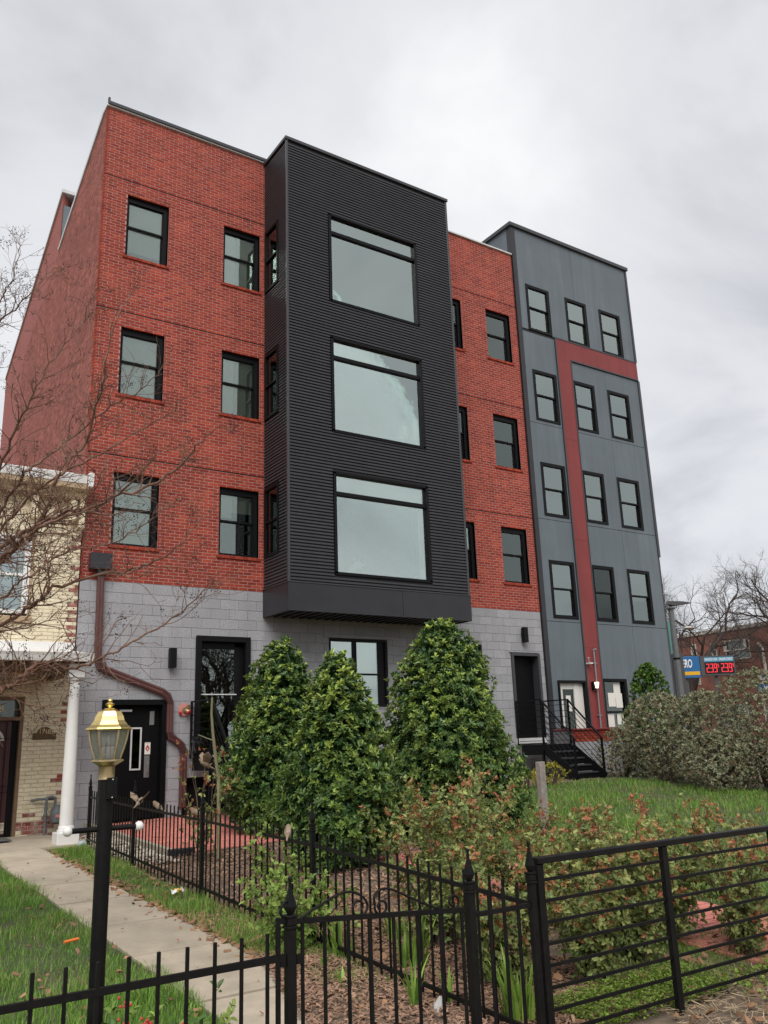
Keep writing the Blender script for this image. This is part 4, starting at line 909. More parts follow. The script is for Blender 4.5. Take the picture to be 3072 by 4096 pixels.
scroll([(-1.575, .80), (-1.578, .845), (-1.54, .872), (-1.48, .868), (-1.38, .825), (-1.25, .765), (-1.13, .722)]+spiral(-1.075, .758, .046, .016, -2.3, 1.2)[1:])
scroll(spiral(-1.537, .792, .042, .016, 3.0, 1.2))
scroll([(-2.03, .80), (-2.075, .79), (-2.11, .83), (-2.10, .87), (-2.07, .885)])
# horizontal-bar fence
mf = root('bar_fence', 'black metal fence of horizontal bars in front of the rose bushes', 'fence', (3, FY0, gz(3, FY0)))
px = [-.435, .67, 1.87, 3.07, 4.27, 5.47, 6.67, 7.87]
for x in px:
    mb = MB(); mb.cbox(x-.024, x+.024, FY0-.02, FY0+.02, gz(x, FY0)-.1, .885, .003); mb.build('post', M['iron'], mf)
mb = MB(); mb.cbox(-.46, 7.9, FY0-.03, FY0+.03, .887, .922, .004); mb.build('top_rail', M['iron'], mf)
for xa, xb in zip(px[:-1], px[1:]):
    for k in range(8):
        z = .796-.1137*k
        if z < gz(xa, FY0)+.02: continue
        mb = MB(); mb.bar((xa+.02, FY0, z), (xb-.02, FY0, z), .014, .018); mb.build('bar', M['iron'], mf)

# lamp post
LX, LY = -2.66, -11.4; zg = gz(LX, LY)
lp = root('lamp_post', 'black garden lamp post with brass lantern on the left lawn', 'lamp post', (LX, LY, zg))
mb = MB(); mb.lathe((LX, LY, 0), [(.041, zg-.1), (.041, 1.465)], 24); mb.build('post', M['iron'], lp, smooth=True)
mb = MB(); mb.tube([(LX-.185, LY, 1.195), (LX+.185, LY, 1.195)], .0145, 12); lr = mb.build('ladder_rest', M['iron'], lp, smooth=True)
for s_ in (-1, 1):
    mb = MB(); mb.ball((LX+s_*.195, LY, 1.195), .026, 14); mb.build('white_knob', M['white'], lr, smooth=True)
mb = MB(); mb.cbox(LX-.012, LX+.045, LY-.062, LY-.03, 1.35, 1.465, .004); ob = mb.build('socket_box', M['iron'], lp)
mb = MB(); mb.lathe((LX+.017, LY-.064, 1.408), [(.004, .045), (.004, .050)], 8); mb.ball((LX+.017, LY-.064, 1.36), .004, 6); mb.ball((LX+.017, LY-.064, 1.455), .004, 6); mb.build('screw', M['coping'], ob)
mb = MB(); mb.lathe((LX, LY, 0), [(.047, 1.455), (.047, 1.462), (.043, 1.464), (.043, 1.522), (.046, 1.526)], 24); mb.build('fitter', M['brass_dull'], lp, smooth=True)
H6 = math.radians(44); lt = M['brass']
mb = MB(); mb.lathe((LX, LY, 0), [(.045, 1.527), (.062, 1.538), (.088, 1.552), (.088, 1.560), (.066, 1.566)], 6, H6); mb.build('lantern_base', M['brass_dull'], lp)
mb = MB(); mb.lathe((LX, LY, 0), [(.124, 1.722), (.128, 1.727), (.122, 1.735), (.100, 1.752), (.083, 1.775), (.076, 1.800), (.062, 1.825), (.040, 1.836), (.030, 1.838)], 6, H6); mb.build('lantern_roof', lt, lp)
mb = MB(); mb.lathe((LX, LY, 0), [(.030, 1.838), (.030, 1.842), (.010, 1.846), (.012, 1.852), (.024, 1.860), (.026, 1.866), (.016, 1.874), (.010, 1.878), (.014, 1.886), (.011, 1.894), (.003, 1.900)], 16); mb.build('finial', lt, lp, smooth=True)
prof = [(.068, 1.567), (.086, 1.62), (.099, 1.67), (.107, 1.722)]
for k in range(6):
    a = H6+k*PI/3; b = H6+(k+1)*PI/3
    V = []
    for r, z in prof: V += [(LX+r*.97*math.cos(a), LY+r*.97*math.sin(a), z), (LX+r*.97*math.cos(b), LY+r*.97*math.sin(b), z)]
    mb = MB(); mb.add(V, [(i*2, i*2+1, i*2+3, i*2+2) for i in range(3)]); mb.build('glass_panel', M['glass_lamp'], lp)
    mb = MB(); mb.tube([(LX+r*math.cos(a), LY+r*math.sin(a), z) for r, z in prof], .0055, 6); mb.build('corner_rib', M['brass_dull'], lp)
for a in (0.3, 2.4, 4.5):
    x, y = LX+.028*math.cos(a), LY+.028*math.sin(a)
    mb = MB(); mb.lathe((x, y, 0), [(.010, 1.567), (.010, 1.632)], 10); cn = mb.build('candle', M['paper'], lp)
    mb = MB(); mb.lathe((x, y, 0), [(.007, 1.633), (.015, 1.655), (.014, 1.675), (.006, 1.70), (.001, 1.715)], 10); mb.build('bulb', glass('bulb_glass', .25, (.9, .9, .88)) if a < 1 else bpy.data.materials['bulb_glass'], cn, smooth=True)

# ------------------------------------------------------------------ plants
def unit(a): return a/(np.linalg.norm(a, axis=-1, keepdims=True)+1e-9)
def leaf_arrays(P, D, Nn, L, W, fold=.25, droop=.1):
    D = unit(D); S = unit(np.cross(D, Nn)); U_ = np.cross(S, D); L = L[:, None]; W = W[:, None]
    t = P+D*L-U_*L*droop
    m1 = P+D*L*.36; m2 = P+D*L*.70-U_*L*droop*.45
    V = np.stack((P, m1+S*W*.5+U_*W*fold, m2+S*W*.40+U_*W*fold*.8, t, m2-S*W*.40+U_*W*fold*.8, m1-S*W*.5+U_*W*fold), 1).reshape(-1, 3)
    b = np.arange(len(P))*6
    F = np.concatenate((np.stack((b, b+1, b+2, b+3), 1), np.stack((b, b+3, b+4, b+5), 1)))
    return V, F
def leaf_obj(name, parent, P, D, Nn, L, W, mat, age, kin=None, rnd=None, fold=.25, droop=.1, seed=0):
    V, F = leaf_arrays(P, D, Nn, L, W, fold, droop); rs = np.random.RandomState(seed)
    r = rs.rand(len(P)) if rnd is None else rnd; k = np.zeros(len(P)) if kin is None else kin
    return npobj(name, V, F, mat, parent, {'rnd': np.tile(r, 2), 'age': np.tile(age, 2), 'kin': np.tile(k, 2)})
def shoots(C_, A, n, L, spread, rs, wl=.42):
    """whorls of n leaves round shoot axes A at C_"""
    m = len(C_); A = unit(A); ref = unit(rs.randn(m, 3)); X = unit(np.cross(A, ref)); Y = np.cross(A, X)
    idx = np.repeat(np.arange(m), n); az = np.tile(np.arange(n)*2.4, m)+rs.rand(m)[idx]*6.28
    th = np.radians(rs.uniform(spread[0], spread[1], m*n)); off = rs.uniform(-.03, .025, m*n)
    R = X[idx]*np.cos(az)[:, None]+Y[idx]*np.sin(az)[:, None]
    D = A[idx]*np.cos(th)[:, None]+R*np.sin(th)[:, None]
    P = C_[idx]+A[idx]*off[:, None]
    Nn = A[idx]*np.sin(th)[:, None]-R*np.cos(th)[:, None]+rs.randn(m*n, 3)*.25
    Ls = L*rs.uniform(.65, 1.2, m*n)
    return P, D, Nn, Ls, Ls*wl*rs.uniform(.85, 1.15, m*n), idx
holly = leafmat('holly_leaf', (.050, .112, .032), (.33, .42, .075), .38, .4, .12, var=.35)
def holly_tree(label, x, y, H, R, seed, n=1500, asym=(0, 0), full=1.6):
    rs = np.random.RandomState(seed); zg = gz(x, y)
    t_ = root('holly_tree', label, 'tree', (x, y, zg), 'clipped hollies by the fence')
    ph = rs.rand(8)*6.28
    def rad(z, th):
        u = z/H; pr = np.power(np.clip(1-u**full, 0, 1), .55)*np.clip(.70+u/.25*.30, 0, 1)
        return R*pr*(1+.11*np.sin(2*th+ph[0]+z*1.7)+.11*np.sin(3*th+ph[1]-z*3.1)+.09*np.sin(5*th+ph[2]+z*6)+.06*np.sin(9*th+ph[3]-z*11))
    zz = H*(1-rs.rand(n)**.62)*.98+.10; zz = np.clip(zz, .1, H*.985); th = rs.rand(n)*6.28
    k = np.where(rs.rand(n) < .70, rs.uniform(.86, 1.06, n), rs.uniform(.50, .86, n))
    rr = rad(zz, th)*k
    Cn = np.stack((x+asym[0]*zz/H+rr*np.cos(th), y+asym[1]*zz/H+rr*np.sin(th), zg+zz+rs.uniform(-.05, .05, n)), 1)
    A = np.stack((np.cos(th)*.9, np.sin(th)*.9, .45+1.2*(zz/H)**2), 1)+rs.randn(n, 3)*.30
    P, D, Nn, L, W, idx = shoots(Cn, A, 9, .072, (28, 82), rs)
    sa = np.clip(rs.rand(n)**1.8*1.0*(.25+.75*(zz/H))*(k > .85)+.05, 0, 1)*np.clip(.6+A[:, 2], .4, 1.2)
    age = np.clip(sa[idx]+rs.randn(len(idx))*.07, 0, 1)
    ni = n; z2 = np.clip(H*(1-rs.rand(ni)**.62)*.95+.1, .1, H*.95); t2 = rs.rand(ni)*6.28; r2 = rad(z2, t2)*rs.uniform(.15, .84, ni)
    C2 = np.stack((x+r2*np.cos(t2), y+r2*np.sin(t2), zg+z2), 1); P2, D2, N2, L2, W2, i2 = shoots(C2, rs.randn(ni, 3)+np.array((0, 0, .4)), 7, .095, (25, 90), rs, .55)
    P, D, Nn, L, W, age = (np.concatenate(q) for q in ((P, P2), (D, D2), (Nn, N2), (L, L2), (W, W2), (age, np.zeros(len(i2)))))
    leaf_obj('crown', t_, P, D, Nn, L, W, holly, age, seed=seed)
    mb = MB()
    for q in range(7):
        a = rs.rand()*6.28; e_ = rs.uniform(.25, .6)*R; mb.tube([(x, y, zg-.05), (x+.12*e_*math.cos(a), y+.12*e_*math.sin(a), zg+.35*H*.6), (x+.6*e_*math.cos(a), y+.6*e_*math.sin(a), zg+.62*H)], [.035, .028, .008], 6)
    mb.build('trunk', M['stem'], t_)
holly_tree('tall cone of glossy holly nearest the glazed door, leftmost of three', 2.45, -3.5, 3.05, .90, 21, 2700)
holly_tree('narrower cone of glossy holly in the middle, right behind the picket fence', 1.62, -6.7, 2.62, .70, 22, 2300)
holly_tree('broadest cone of glossy holly on the right, below the bay', 4.3, -5.5, 3.22, 1.14, 23, 3900)

rose_leaf = leafmat('rose_leaf', (.115, .180, .060), (.38, .40, .13), .5, .35, .25, third=(.42, .12, .07), var=.3)
rose_pale = leafmat('pale_rose_leaf', (.15, .25, .055), (.32, .42, .10), .5, .35, .3, var=.25)
def rose_bush(name, label, x, y, H, R, seed, n, mat, red=.3, group=None, cat='rose bush', L=.042, canes=12, grow=None):
    rs = np.random.RandomState(seed); zg = gz(x, y); t_ = root(name, label, cat, (x, y, zg), group)
    mb = MB(); C_, A_, T_ = [], [], []
    for q in range(canes):
        a = rs.rand()*6.28; e_ = R*math.sqrt(rs.rand())*1.05; h = H*rs.uniform(.72, 1.0)*(1-.25*(e_/R)**2)
        p0 = np.array((x+rs.randn()*.04, y+rs.randn()*.04, zg-.03)); p3 = np.array((x+e_*math.cos(a), y+e_*math.sin(a), zg+h))
        p1 = p0+np.array((.15*e_*math.cos(a), .15*e_*math.sin(a), h*.4)); pts = []
        for t in np.linspace(0, 1, 7): pts.append((1-t)**2*p0+2*t*(1-t)*p1+t*t*p3+rs.randn(3)*.012)
        pts = np.array(pts); mb.tube(pts, np.linspace(.010, .0035, 7), 5)
        m = max(3, int(n/canes))
        for t in rs.uniform(.14, 1.0, m):
            i = min(int(t*6), 5); u = t*6-i; c = pts[i]*(1-u)+pts[i+1]*u; d = unit(np.array((math.cos(a), math.sin(a), .8))+rs.randn(3)*.9)
            ln = rs.uniform(.02, .20)*min(1, R/.5); C_.append(c+d*ln); A_.append(d+np.array((0, 0, .3))); T_.append(t)
    mb.build('stem', M['stem'], t_)
    C_, A_, T_ = np.array(C_), np.array(A_), np.array(T_)
    P, D, Nn, Ls, W, idx = shoots(C_, A_, 6, L, (25, 85), rs, .62)
    age = np.clip(rs.rand(len(C_))[idx]*.75+T_[idx]*.15+rs.randn(len(idx))*.06, 0, 1)
    zrel = np.clip((C_[:, 2]-zg)/H, 0, 1); kin = (rs.rand(len(C_)) < red*zrel**1.5*1.6)[idx]*rs.uniform(.45, 1.0, len(idx))
    leaf_obj('foliage', t_, P, D, Nn, Ls, W, mat, age, kin, seed=seed, fold=.15)
    return t_
G = 'red-tipped roses behind the fences'
RB = [
 ('tall red-tipped rose bush in front of the broadest holly, left of the wooden stake', 1.15, -9.75, 1.52, .66, 31, 1371),
 ('red-tipped rose bush just behind the picket fence and scrolled gate', .42, -10.35, 1.36, .58, 32, 1371),
 ('rose bush squeezed between the corner spear post and the picket fence', .15, -11.35, .95, .45, 33, 1107),
 ('leggy rose bush with red shoots at the near end of the bar fence', .72, -11.72, 1.08, .46, 34, 1107),
 ('rose bush behind the second post of the bar fence, reddest at its top', 1.35, -11.55, 1.22, .50, 35, 1213),
 ('rightmost rose bush, arching over the top rail of the bar fence', 1.98, -11.35, 1.22, .52, 36, 1107),
 ('low rose bush behind the others, next to the pink paving', 1.75, -10.5, 1.05, .50, 37, 1107),
 ('thin rose bush leaning on the second bay of the bar fence', 2.1, -11.95, 1.08, .40, 39, 420),
 ('outermost rose bush, sparse, over the pink paving at the right', 2.42, -11.75, 1.16, .36, 40, 330),
 ('rose bush reaching toward the grey wooden stake', 2.05, -9.5, .92, .52, 38, 1107),
]
for lb, x, y, H, R, sd_, n in RB: rose_bush('rose_bush', lb, x, y, H, R, sd_, n, rose_leaf, .30, G, L=.039)
rose_bush('rose_bush', 'pale green rose bush leaning over the grass strip beside the path', -.66, -9.75, .72, .50, 41, 430, rose_pale, 0, None, L=.045)
rose_bush('rose_bush', 'pale green rose shoots climbing over the picket fence before the middle holly', -.22, -8.75, 1.22, .30, 42, 150, rose_pale, 0, None, L=.045, canes=6)
rose_bush('rose_bush', 'thin leggy rose bush on the pink patio before the black service door', .52, -5.0, 1.62, .55, 43, 150, rose_leaf, .6, None, canes=9, L=.048)
# pruned bare cane
mb = MB(); mb.tube([(.70, -5.12, .2), (.66, -5.17, 1.2), (.60, -5.21, 1.46), (.53, -5.27, 1.77), (.48, -5.32, 2.05), (.46, -5.38, 2.26)], [.028, .025, .023, .020, .016, .014], 8); mb.tube([(.535, -5.26, 1.71), (.46, -5.22, 1.74), (.36, -5.16, 1.79)], [.008, .006, .004], 6); mb.tube([(.65, -5.18, 1.22), (.58, -5.2, 1.27)], [.012, .010], 6)
tag(mb.build('bare_sapling', material('green_bark', (.24, .22, .12), .7, nscale=20, namt=.2), loc=(.7, -5.12, .17)), 'single bare pale green cane left of the leftmost holly', 'sapling')

hedge = leafmat('hedge_leaf', (.155, .172, .092), (.38, .385, .25), .6, .3, .15, third=(.20, .135, .085), var=.3)
def loose_shrub(label, x, y, H, R, seed, n, mat, L=.05, wl=.40, group=None, name='shrub', kinp=.12, cone=False):
    rs = np.random.RandomState(seed); zg = gz(x, y); t_ = root(name, label, 'shrub', (x, y, zg), group); ph = rs.rand(6)*6.28
    z = rs.rand(n)**.85*H; th = rs.rand(n)*6.28; u = z/H
    pr = (np.power(1-u, .5) if cone else np.sqrt(np.clip(1-(u*1.02)**3.2, 0, 1)))*np.clip(.55+u*1.4, 0, 1)
    rr = R*pr*(1+.18*np.sin(2*th+ph[0]+2*z)+.14*np.sin(4*th+ph[1]-3*z))*np.where(rs.rand(n) < .7, rs.uniform(.78, 1.12, n), rs.uniform(.3, .8, n))
    Cn = np.stack((x+rr*np.cos(th), y+rr*np.sin(th), zg+z), 1); A = np.stack((np.cos(th), np.sin(th), .9+0*th), 1)+rs.randn(n, 3)*.5
    P, D, Nn, Ls, W, idx = shoots(Cn, A, 8, L, (15, 75), rs, wl)
    age = np.clip(rs.rand(n)[idx]*.9+rs.randn(len(idx))*.05, 0, 1); kin = (rs.rand(n) < kinp)[idx]*.8
    leaf_obj('foliage', t_, P, D, Nn, Ls, W, mat, age, kin, seed=seed, fold=.12)
    mb = MB()
    for q in range(12):
        a = rs.rand()*6.28; e_ = rs.uniform(.3, .9)*R; p0 = np.array((x+.1*math.cos(a), y+.1*math.sin(a), zg-.03)); p2 = np.array((x+e_*math.cos(a), y+e_*math.sin(a), zg+H*rs.uniform(.6, .95)))
        mb.tube([p0, (p0*.55+p2*.45)+np.array((0, 0, .12*H)), p2], [.02, .014, .005], 5)
    mb.build('stem', M['stem'], t_)
HG = 'grey-green shrubs beside the lawn'
for k, (lb, x, y, H, R) in enumerate((('grey green shrub nearest the metal steps at the end of the row', 12.35, -2.0, 1.15, .60), ('grey green shrub in front of the dark cone shaped evergreen', 12.2, -3.2, 1.95, .95),
    ('dense grey green shrub below the street light pole', 12.3, -4.35, 1.98, 1.0), ('tallest grey green shrub, rising in front of the fuel price sign', 12.5, -5.55, 2.45, 1.05), ('rightmost grey green shrub at the edge of the picture', 12.6, -6.75, 2.15, 1.05), ('low grey green shrub bulging onto the lawn in front of its row', 11.7, -5.1, 1.2, .8))):
    loose_shrub(lb, x, y, H, R, 50+k, 800 if k == 0 else 1500, hedge, .062, .42, HG, kinp=.28)
dk = leafmat('evergreen_leaf', (.040, .10, .02), (.13, .22, .035), .45, .4, .1, var=.3)
loose_shrub('dark green cone shaped evergreen against the grey building', 13.55, -1.9, 2.65, .78, 61, 1100, dk, .075, .6, None, 'evergreen_shrub', 0, True)
nd_ = leafmat('gold_leaf', (.26, .24, .030), (.36, .32, .05), .5, .35, .25)
loose_shrub('small yellow leaved shrub at the foot of the metal steps', 9.6, -2.2, .46, .45, 62, 80, nd_, .06, .5, None, 'yellow_shrub', 0)
loose_shrub('small yellow leaved shrub partly behind the wooden stake', 8.75, -2.3, .42, .34, 63, 50, nd_, .06, .5, None, 'yellow_shrub', 0)

# iris and lily clumps: sword-shaped leaves
iris = leafmat('iris_leaf', (.14, .27, .050), (.30, .44, .08), .45, .35, .3)
def sword_clump(label, x, y, n, h, seed, spread=.11, w=.030):
    rs = np.random.RandomState(seed); zg = gz(x, y); V, F, A = [], [], []
    for q in range(n):
        a = rs.rand()*6.28; r = rs.rand()**.5*spread; p = np.array((x+r*math.cos(a), y+r*math.sin(a), zg-.01)); hh = h*rs.uniform(.5, 1.05); ln = unit(np.array((math.cos(a), math.sin(a), 0))+rs.randn(3)*.3)*np.array((1, 1, 0))
        sd2 = np.array((-ln[1], ln[0], 0))*w*rs.uniform(.7, 1.2); b = len(V); be = rs.uniform(.05, .45)
        for t in (0, .35, .7, .9): c = p+np.array((0, 0, hh*t*(1-.25*be*t)))+ln*hh*be*t*t; k = (1-.55*t) if t < .9 else .25; V += [c-sd2*k*.5, c+sd2*k*.5]
        V.append(p+np.array((0, 0, hh*(1-.3*be)))+ln*hh*be*1.05)
        F += [(b, b+1, b+3, b+2), (b+2, b+3, b+5, b+4), (b+4, b+5, b+7, b+6), (b+6, b+7, b+8, b+8)]; A += [rs.rand()]*4
    F4 = np.array([f for f in F if f[2] != f[3]]); F3 = np.array([f[:3] for f in F if f[2] == f[3]]); A = np.array(A)
    o = npobj('iris_clump', np.array(V), [F4, F3], iris, None, {'rnd': np.concatenate((A.reshape(-1, 4)[:, :3].ravel(), A[::4])), 'age': np.concatenate((A.reshape(-1, 4)[:, :3].ravel(), A[::4])), 'kin': np.zeros(len(A))}, loc=(x, y, zg))
    tag(o, label, 'plant', 'iris and lily clumps in the mulch')
for lb, x, y, n, h, s_ in (('few thin iris blades alone in the mulch left of the gate middle', -.70, -10.35, 9, .26, 1), ('fan of broad lily leaves against the picket fence', -.40, -10.1, 34, .34, 2), ('tall clump of iris leaves behind the fence in the mulch', -.10, -10.65, 52, .46, 3),
    ('pale iris shoots nearest the gate in the mulch', -.66, -11.45, 14, .38, 4), ('small iris blade pair by the fence rail right of the pale shoots', -.42, -11.5, 8, .30, 5), ('dense bright clump of sword leaves at the foot of the corner spear post', -.22, -11.95, 70, .44, 6), ('single iris blade standing in open mulch', -.78, -10.75, 4, .22, 7), ('iris clump half hidden behind the rose bush', .25, -9.9, 30, .34, 8)):
    sword_clump(lb, x, y, n, h, s_, .11 if n > 20 else .02)
# berried holly sprig by the lamp post
rs = np.random.RandomState(5); t_ = root('berry_bush', 'small prickly holly with red berries at the foot of the lamp post', 'bush', (-2.42, -11.75, gz(-2.4, -11.7)))
Cn = np.array((-2.42, -11.75, .03))+np.stack((rs.uniform(-.22, .42, 70), rs.uniform(-.12, .3, 70), rs.uniform(-.08, .27, 70)), 1)
P, D, Nn, Ls, W, idx = shoots(Cn, rs.randn(70, 3)*.5+np.array((0, 0, 1.)), 6, .055, (30, 85), rs, .5); leaf_obj('foliage', t_, P, D, Nn, Ls, W, holly, np.clip(rs.rand(70)[idx]*.7, 0, 1), seed=5)
for q, c in enumerate(((-2.62, -11.75, .29), (-2.53, -11.82, .30), (-2.58, -11.62, .36), (-2.40, -11.9, .27))):
    mb = MB()
    for k in range(7): mb.ball(np.array(c)+rs.randn(3)*.014, .0085, 7)
    mb.build('berry_cluster', M['red'], t_, smooth=True)

# grass, clover, mulch chips, dead leaves, pebbles
grass_m = leafmat('grass_blade', (.105, .245, .038), (.27, .43, .08), .55, .25, .35, third=(.38, .32, .15), var=.35)
def grass(name, n, samp, hmean, w, seed, label, lean=1.05, yl=.3):
    rs = np.random.RandomState(seed); X, Y = samp(rs, int(n*1.5)); den = .62+.30*np.sin(X*5.1+np.sin(Y*3.7)*2)*np.sin(Y*4.3+X*1.9)+.2*np.sin(X*1.3-Y*.9); kp = rs.rand(len(X)) < den; X, Y = X[kp], Y[kp]
    tf = rs.randn(260, 2)*2+np.array((0, 0)); n = len(X); Z = gzv(X, Y)+.008
    # height varies in patches
    pt = .5+.25*(np.sin(X*2.3+Y*1.1)+np.sin(X*.9-Y*2.7+1)); h = hmean*rs.uniform(.35, 1.3, n)*(.55+.7*pt)*(1+.35*np.sin(X*7.7+1)*np.sin(Y*6.9)); a = rs.rand(n)*6.28; be = rs.uniform(.1, lean, n)*h
    dx, dy = np.cos(a), np.sin(a); sx, sy = -dy*w*rs.uniform(.6, 1.3, n)/2, dx*w*rs.uniform(.6, 1.3, n)/2
    p = np.stack((X, Y, Z), 1); s3 = np.stack((sx, sy, 0*sx), 1); m = p+np.stack((dx*be*.35, dy*be*.35, h*.6), 1); t = p+np.stack((dx*be, dy*be, h*.97), 1)
    V = np.stack((p-s3, p+s3, m+s3*.8, m-s3*.8, t), 1).reshape(-1, 3); b = np.arange(n)*5
    r = rs.rand(n); age = np.clip(rs.rand(n)*.7+.3*pt-.1, 0, 1); kin = (rs.rand(n) < .05+yl*.14+.10*np.sin(X*2.1+Y*3.3))*.9
    o = npobj(name, V, [np.stack((b, b+1, b+2, b+3), 1), np.stack((b+3, b+2, b+4), 1)], grass_m, None, {'rnd': np.tile(r, 2), 'age': np.tile(age, 2), 'kin': np.tile(kin, 2)})
    tag(o, label, 'grass', kind='stuff')
def rect(x0, x1, y0, y1, jag=0.0):
    def f(rs, n):
        X = rs.uniform(x0, x1, n); Y = rs.uniform(y0, y1, n); return X, Y
    return f
def lawnL(rs, n):
    Y = -12.35+(rs.rand(n)**1.35)*9.7; X = -1.74-(rs.rand(n))*(2.0+.0*Y)+.05*np.sin(Y*3)+.03*rs.randn(n); return X, Y
grass('grass', 62000, lawnL, .085, .0052, 71, 'green lawn grass left of the concrete path')
grass('grass', 9000, lambda rs, n: (rs.uniform(-7.5, -3.74, n), rs.uniform(-12.3, -2.7, n)), .09, .008, 72, 'lawn grass beside the front-left fence away from the path')
grass('grass', 15000, lambda rs, n: (-.93+.5*rs.rand(n)+.03*rs.randn(n), rs.uniform(-11.2, -2.9, n)), .095, .0052, 73, 'grass strip between path and picket fence', yl=1.2)
grass('grass', 56000, lambda rs, n: (rs.uniform(3.4, 11.6, n), rs.uniform(-11.5, -2.3, n)), .10, .0085, 74, 'green lawn grass in front of the metal steps', yl=.6)
grass('grass', 5000, lambda rs, n: (rs.uniform(.9, 3.2, n), rs.uniform(-12.35, -11.3, n)), .06, .006, 75, 'sparse grass under the rose bushes')
rs = np.random.RandomState(77)
clov = leafmat('clover_leaf', (.15, .24, .040), (.28, .38, .07), .55, .3, .25)
def groundcover(name, n, samp, label, L=.016, seed=1, hz=.05):
    rs = np.random.RandomState(seed); X, Y = samp(rs, n); Cn = np.stack((X, Y, gzv(X, Y)+.02+rs.rand(len(X))*hz), 1); A = rs.randn(len(X), 3)*.35+np.array((0, 0, 1.))
    P, D, Nn, Ls, W, idx = shoots(Cn, A, 4, L, (55, 95), rs, .8); o = leaf_obj(name, None, P, D, Nn, Ls, W, clov, np.clip(rs.rand(len(X))[idx], 0, 1), seed=seed); tag(o, label, 'ground cover', kind='stuff')
groundcover('clover', 7000, lambda rs, n: (-3.9+1.1*rs.rand(n)+.25*rs.rand(n), -12.3+1.55*rs.rand(n)**1.3), 'pale green clover patch beside the lamp post', seed=78)
groundcover('clover', 1600, lambda rs, n: (rs.uniform(.0, 1.3, n), rs.uniform(-12.4, -11.9, n)), 'low green weeds under the bar fence', seed=79, L=.02, hz=.08)
groundcover('clover', 900, lambda rs, n: (rs.uniform(-2.5, -1.95, n), rs.uniform(-12.3, -11.2, n)), 'low green weeds between lamp post and path', seed=80, L=.018)
def chips(name, n, samp, lmin, lmax, wmul, mat, seed, label, lift=.004, curl=0.0, thick=.08):
    rs = np.random.RandomState(seed); X, Y = samp(rs, n); n = len(X); Z = gzv(X, Y)+.012+rs.rand(n)*.02+lift; a = rs.rand(n)*6.28; l = rs.uniform(lmin, lmax, n); w = l*wmul*rs.uniform(.6, 1.4, n); t = rs.randn(n, 2)*.28
    d = np.stack((np.cos(a), np.sin(a), t[:, 0]), 1)*l[:, None]/2; s = np.stack((-np.sin(a), np.cos(a), t[:, 1]), 1)*w[:, None]/2; p = np.stack((X, Y, Z), 1); up_ = np.array((0, 0, 1.))*(l*thick)[:, None]
    V = np.stack((p-d-s, p+d*.9-s, p+d+s, p-d*.9+s, p-d-s*.4+up_*(1+3*curl), p+d*.9-s+up_, p+d+s*.3+up_*(1+6*curl), p-d*.7+s+up_*(1+2*curl)), 1).reshape(-1, 3); b = np.arange(n)*8; q = lambda *k: np.stack([b+i for i in k], 1)
    F = np.concatenate((q(4, 5, 6, 7), q(0, 1, 5, 4), q(1, 2, 6, 5), q(2, 3, 7, 6), q(3, 0, 4, 7))); r = rs.rand(n)
    o = npobj(name, V, F, mat, None, {'rnd': np.tile(r, 5)}); tag(o, label, name.replace('_', ' '), kind='stuff'); return o
tag(sheet('mulch_bed', -.95, 2.1, -12.35, -5.2, .006, M['soil']), kind='structure')
chips('mulch', 15000, lambda rs, n: (rs.uniform(-.98, .9, n), -12.3+4.6*rs.rand(n)**1.2), .02, .06, .28, M['mulch'], 81, 'brown bark mulch behind the scrolled gate')
chips('mulch', 7000, lambda rs, n: (rs.uniform(-.4, 3.2, n), rs.uniform(-10.5, -4.5, n)), .03, .07, .32, M['mulch'], 82, 'bark mulch around the holly trees')
def spill(X, Y):
    t = np.clip((-9.9-Y)/1.4, 0, 1); return np.where(X < -.6, -.6+(X+.6)*(1+.95*t), X), Y
tag(sheet('mulch_spill', -.97, -.5, -12.4, -9.6, .040, M['soil'], edge=spill), kind='structure')
chips('mulch', 4200, lambda rs, n: spill(rs.uniform(-1.0, -.5, n), rs.uniform(-12.35, -9.8, n)), .02, .055, .28, M['mulch'], 87, 'bark mulch spilling over the right edge of the path', .034)
chips('leaf_litter', 520, lambda rs, n: (np.where(rs.rand(n) < .75, -.93+rs.randn(n)*.07, -.9+.45*rs.rand(n)), rs.uniform(-11.3, -3, n)), .03, .08, .5, M['deadleaf'], 83, 'dry brown leaves along the edge of the path', .006, 1.5, .035)
chips('leaf_litter', 130, lambda rs, n: (rs.uniform(-3.4, -1.8, n), rs.uniform(-12.2, -5, n)), .03, .06, .6, M['deadleaf'], 84, 'scattered dry leaves on the left lawn', .045, 1.5, .035)
chips('leaf_litter', 420, lambda rs, n: (rs.uniform(-.9, 2.6, n), rs.uniform(-12.3, -8, n)), .03, .07, .6, M['deadleaf'], 85, 'dry leaves lying on the mulch bed', .012, 1.5, .035)
chips('leaf_litter', 40, lambda rs, n: (rs.uniform(-1.7, -1.0, n), rs.uniform(-11.5, -4, n)), .012, .035, .5, M['deadleaf'], 86, 'bits of dry leaf on the concrete path', .03, 1.0, .035)
chips('straw', 3800, lambda rs, n: (rs.uniform(.5, 4.0, n), rs.uniform(-13.4, -12.1, n)), .03, .10, .05, material('straw', (.34, .26, .16), .9, var=.45), 89, 'dry straw and clippings under the bar fence', .006, thick=.02)
chips('leaf_litter', 160, lambda rs, n: (rs.uniform(.4, 4.0, n), rs.uniform(-13.3, -11.6, n)), .03, .07, .6, M['deadleaf'], 90, 'dry leaves by the foot of the bar fence', .012, 1.5, .035)
groundcover('weeds', 500, lambda rs, n: (rs.uniform(1.2, 4.0, n), rs.uniform(-13.2, -12.2, n)), 'low green weeds in the straw by the bar fence', seed=93, L=.03, hz=.07)
rs = np.random.RandomState(88); n = 900; Vs, Fs = [], []
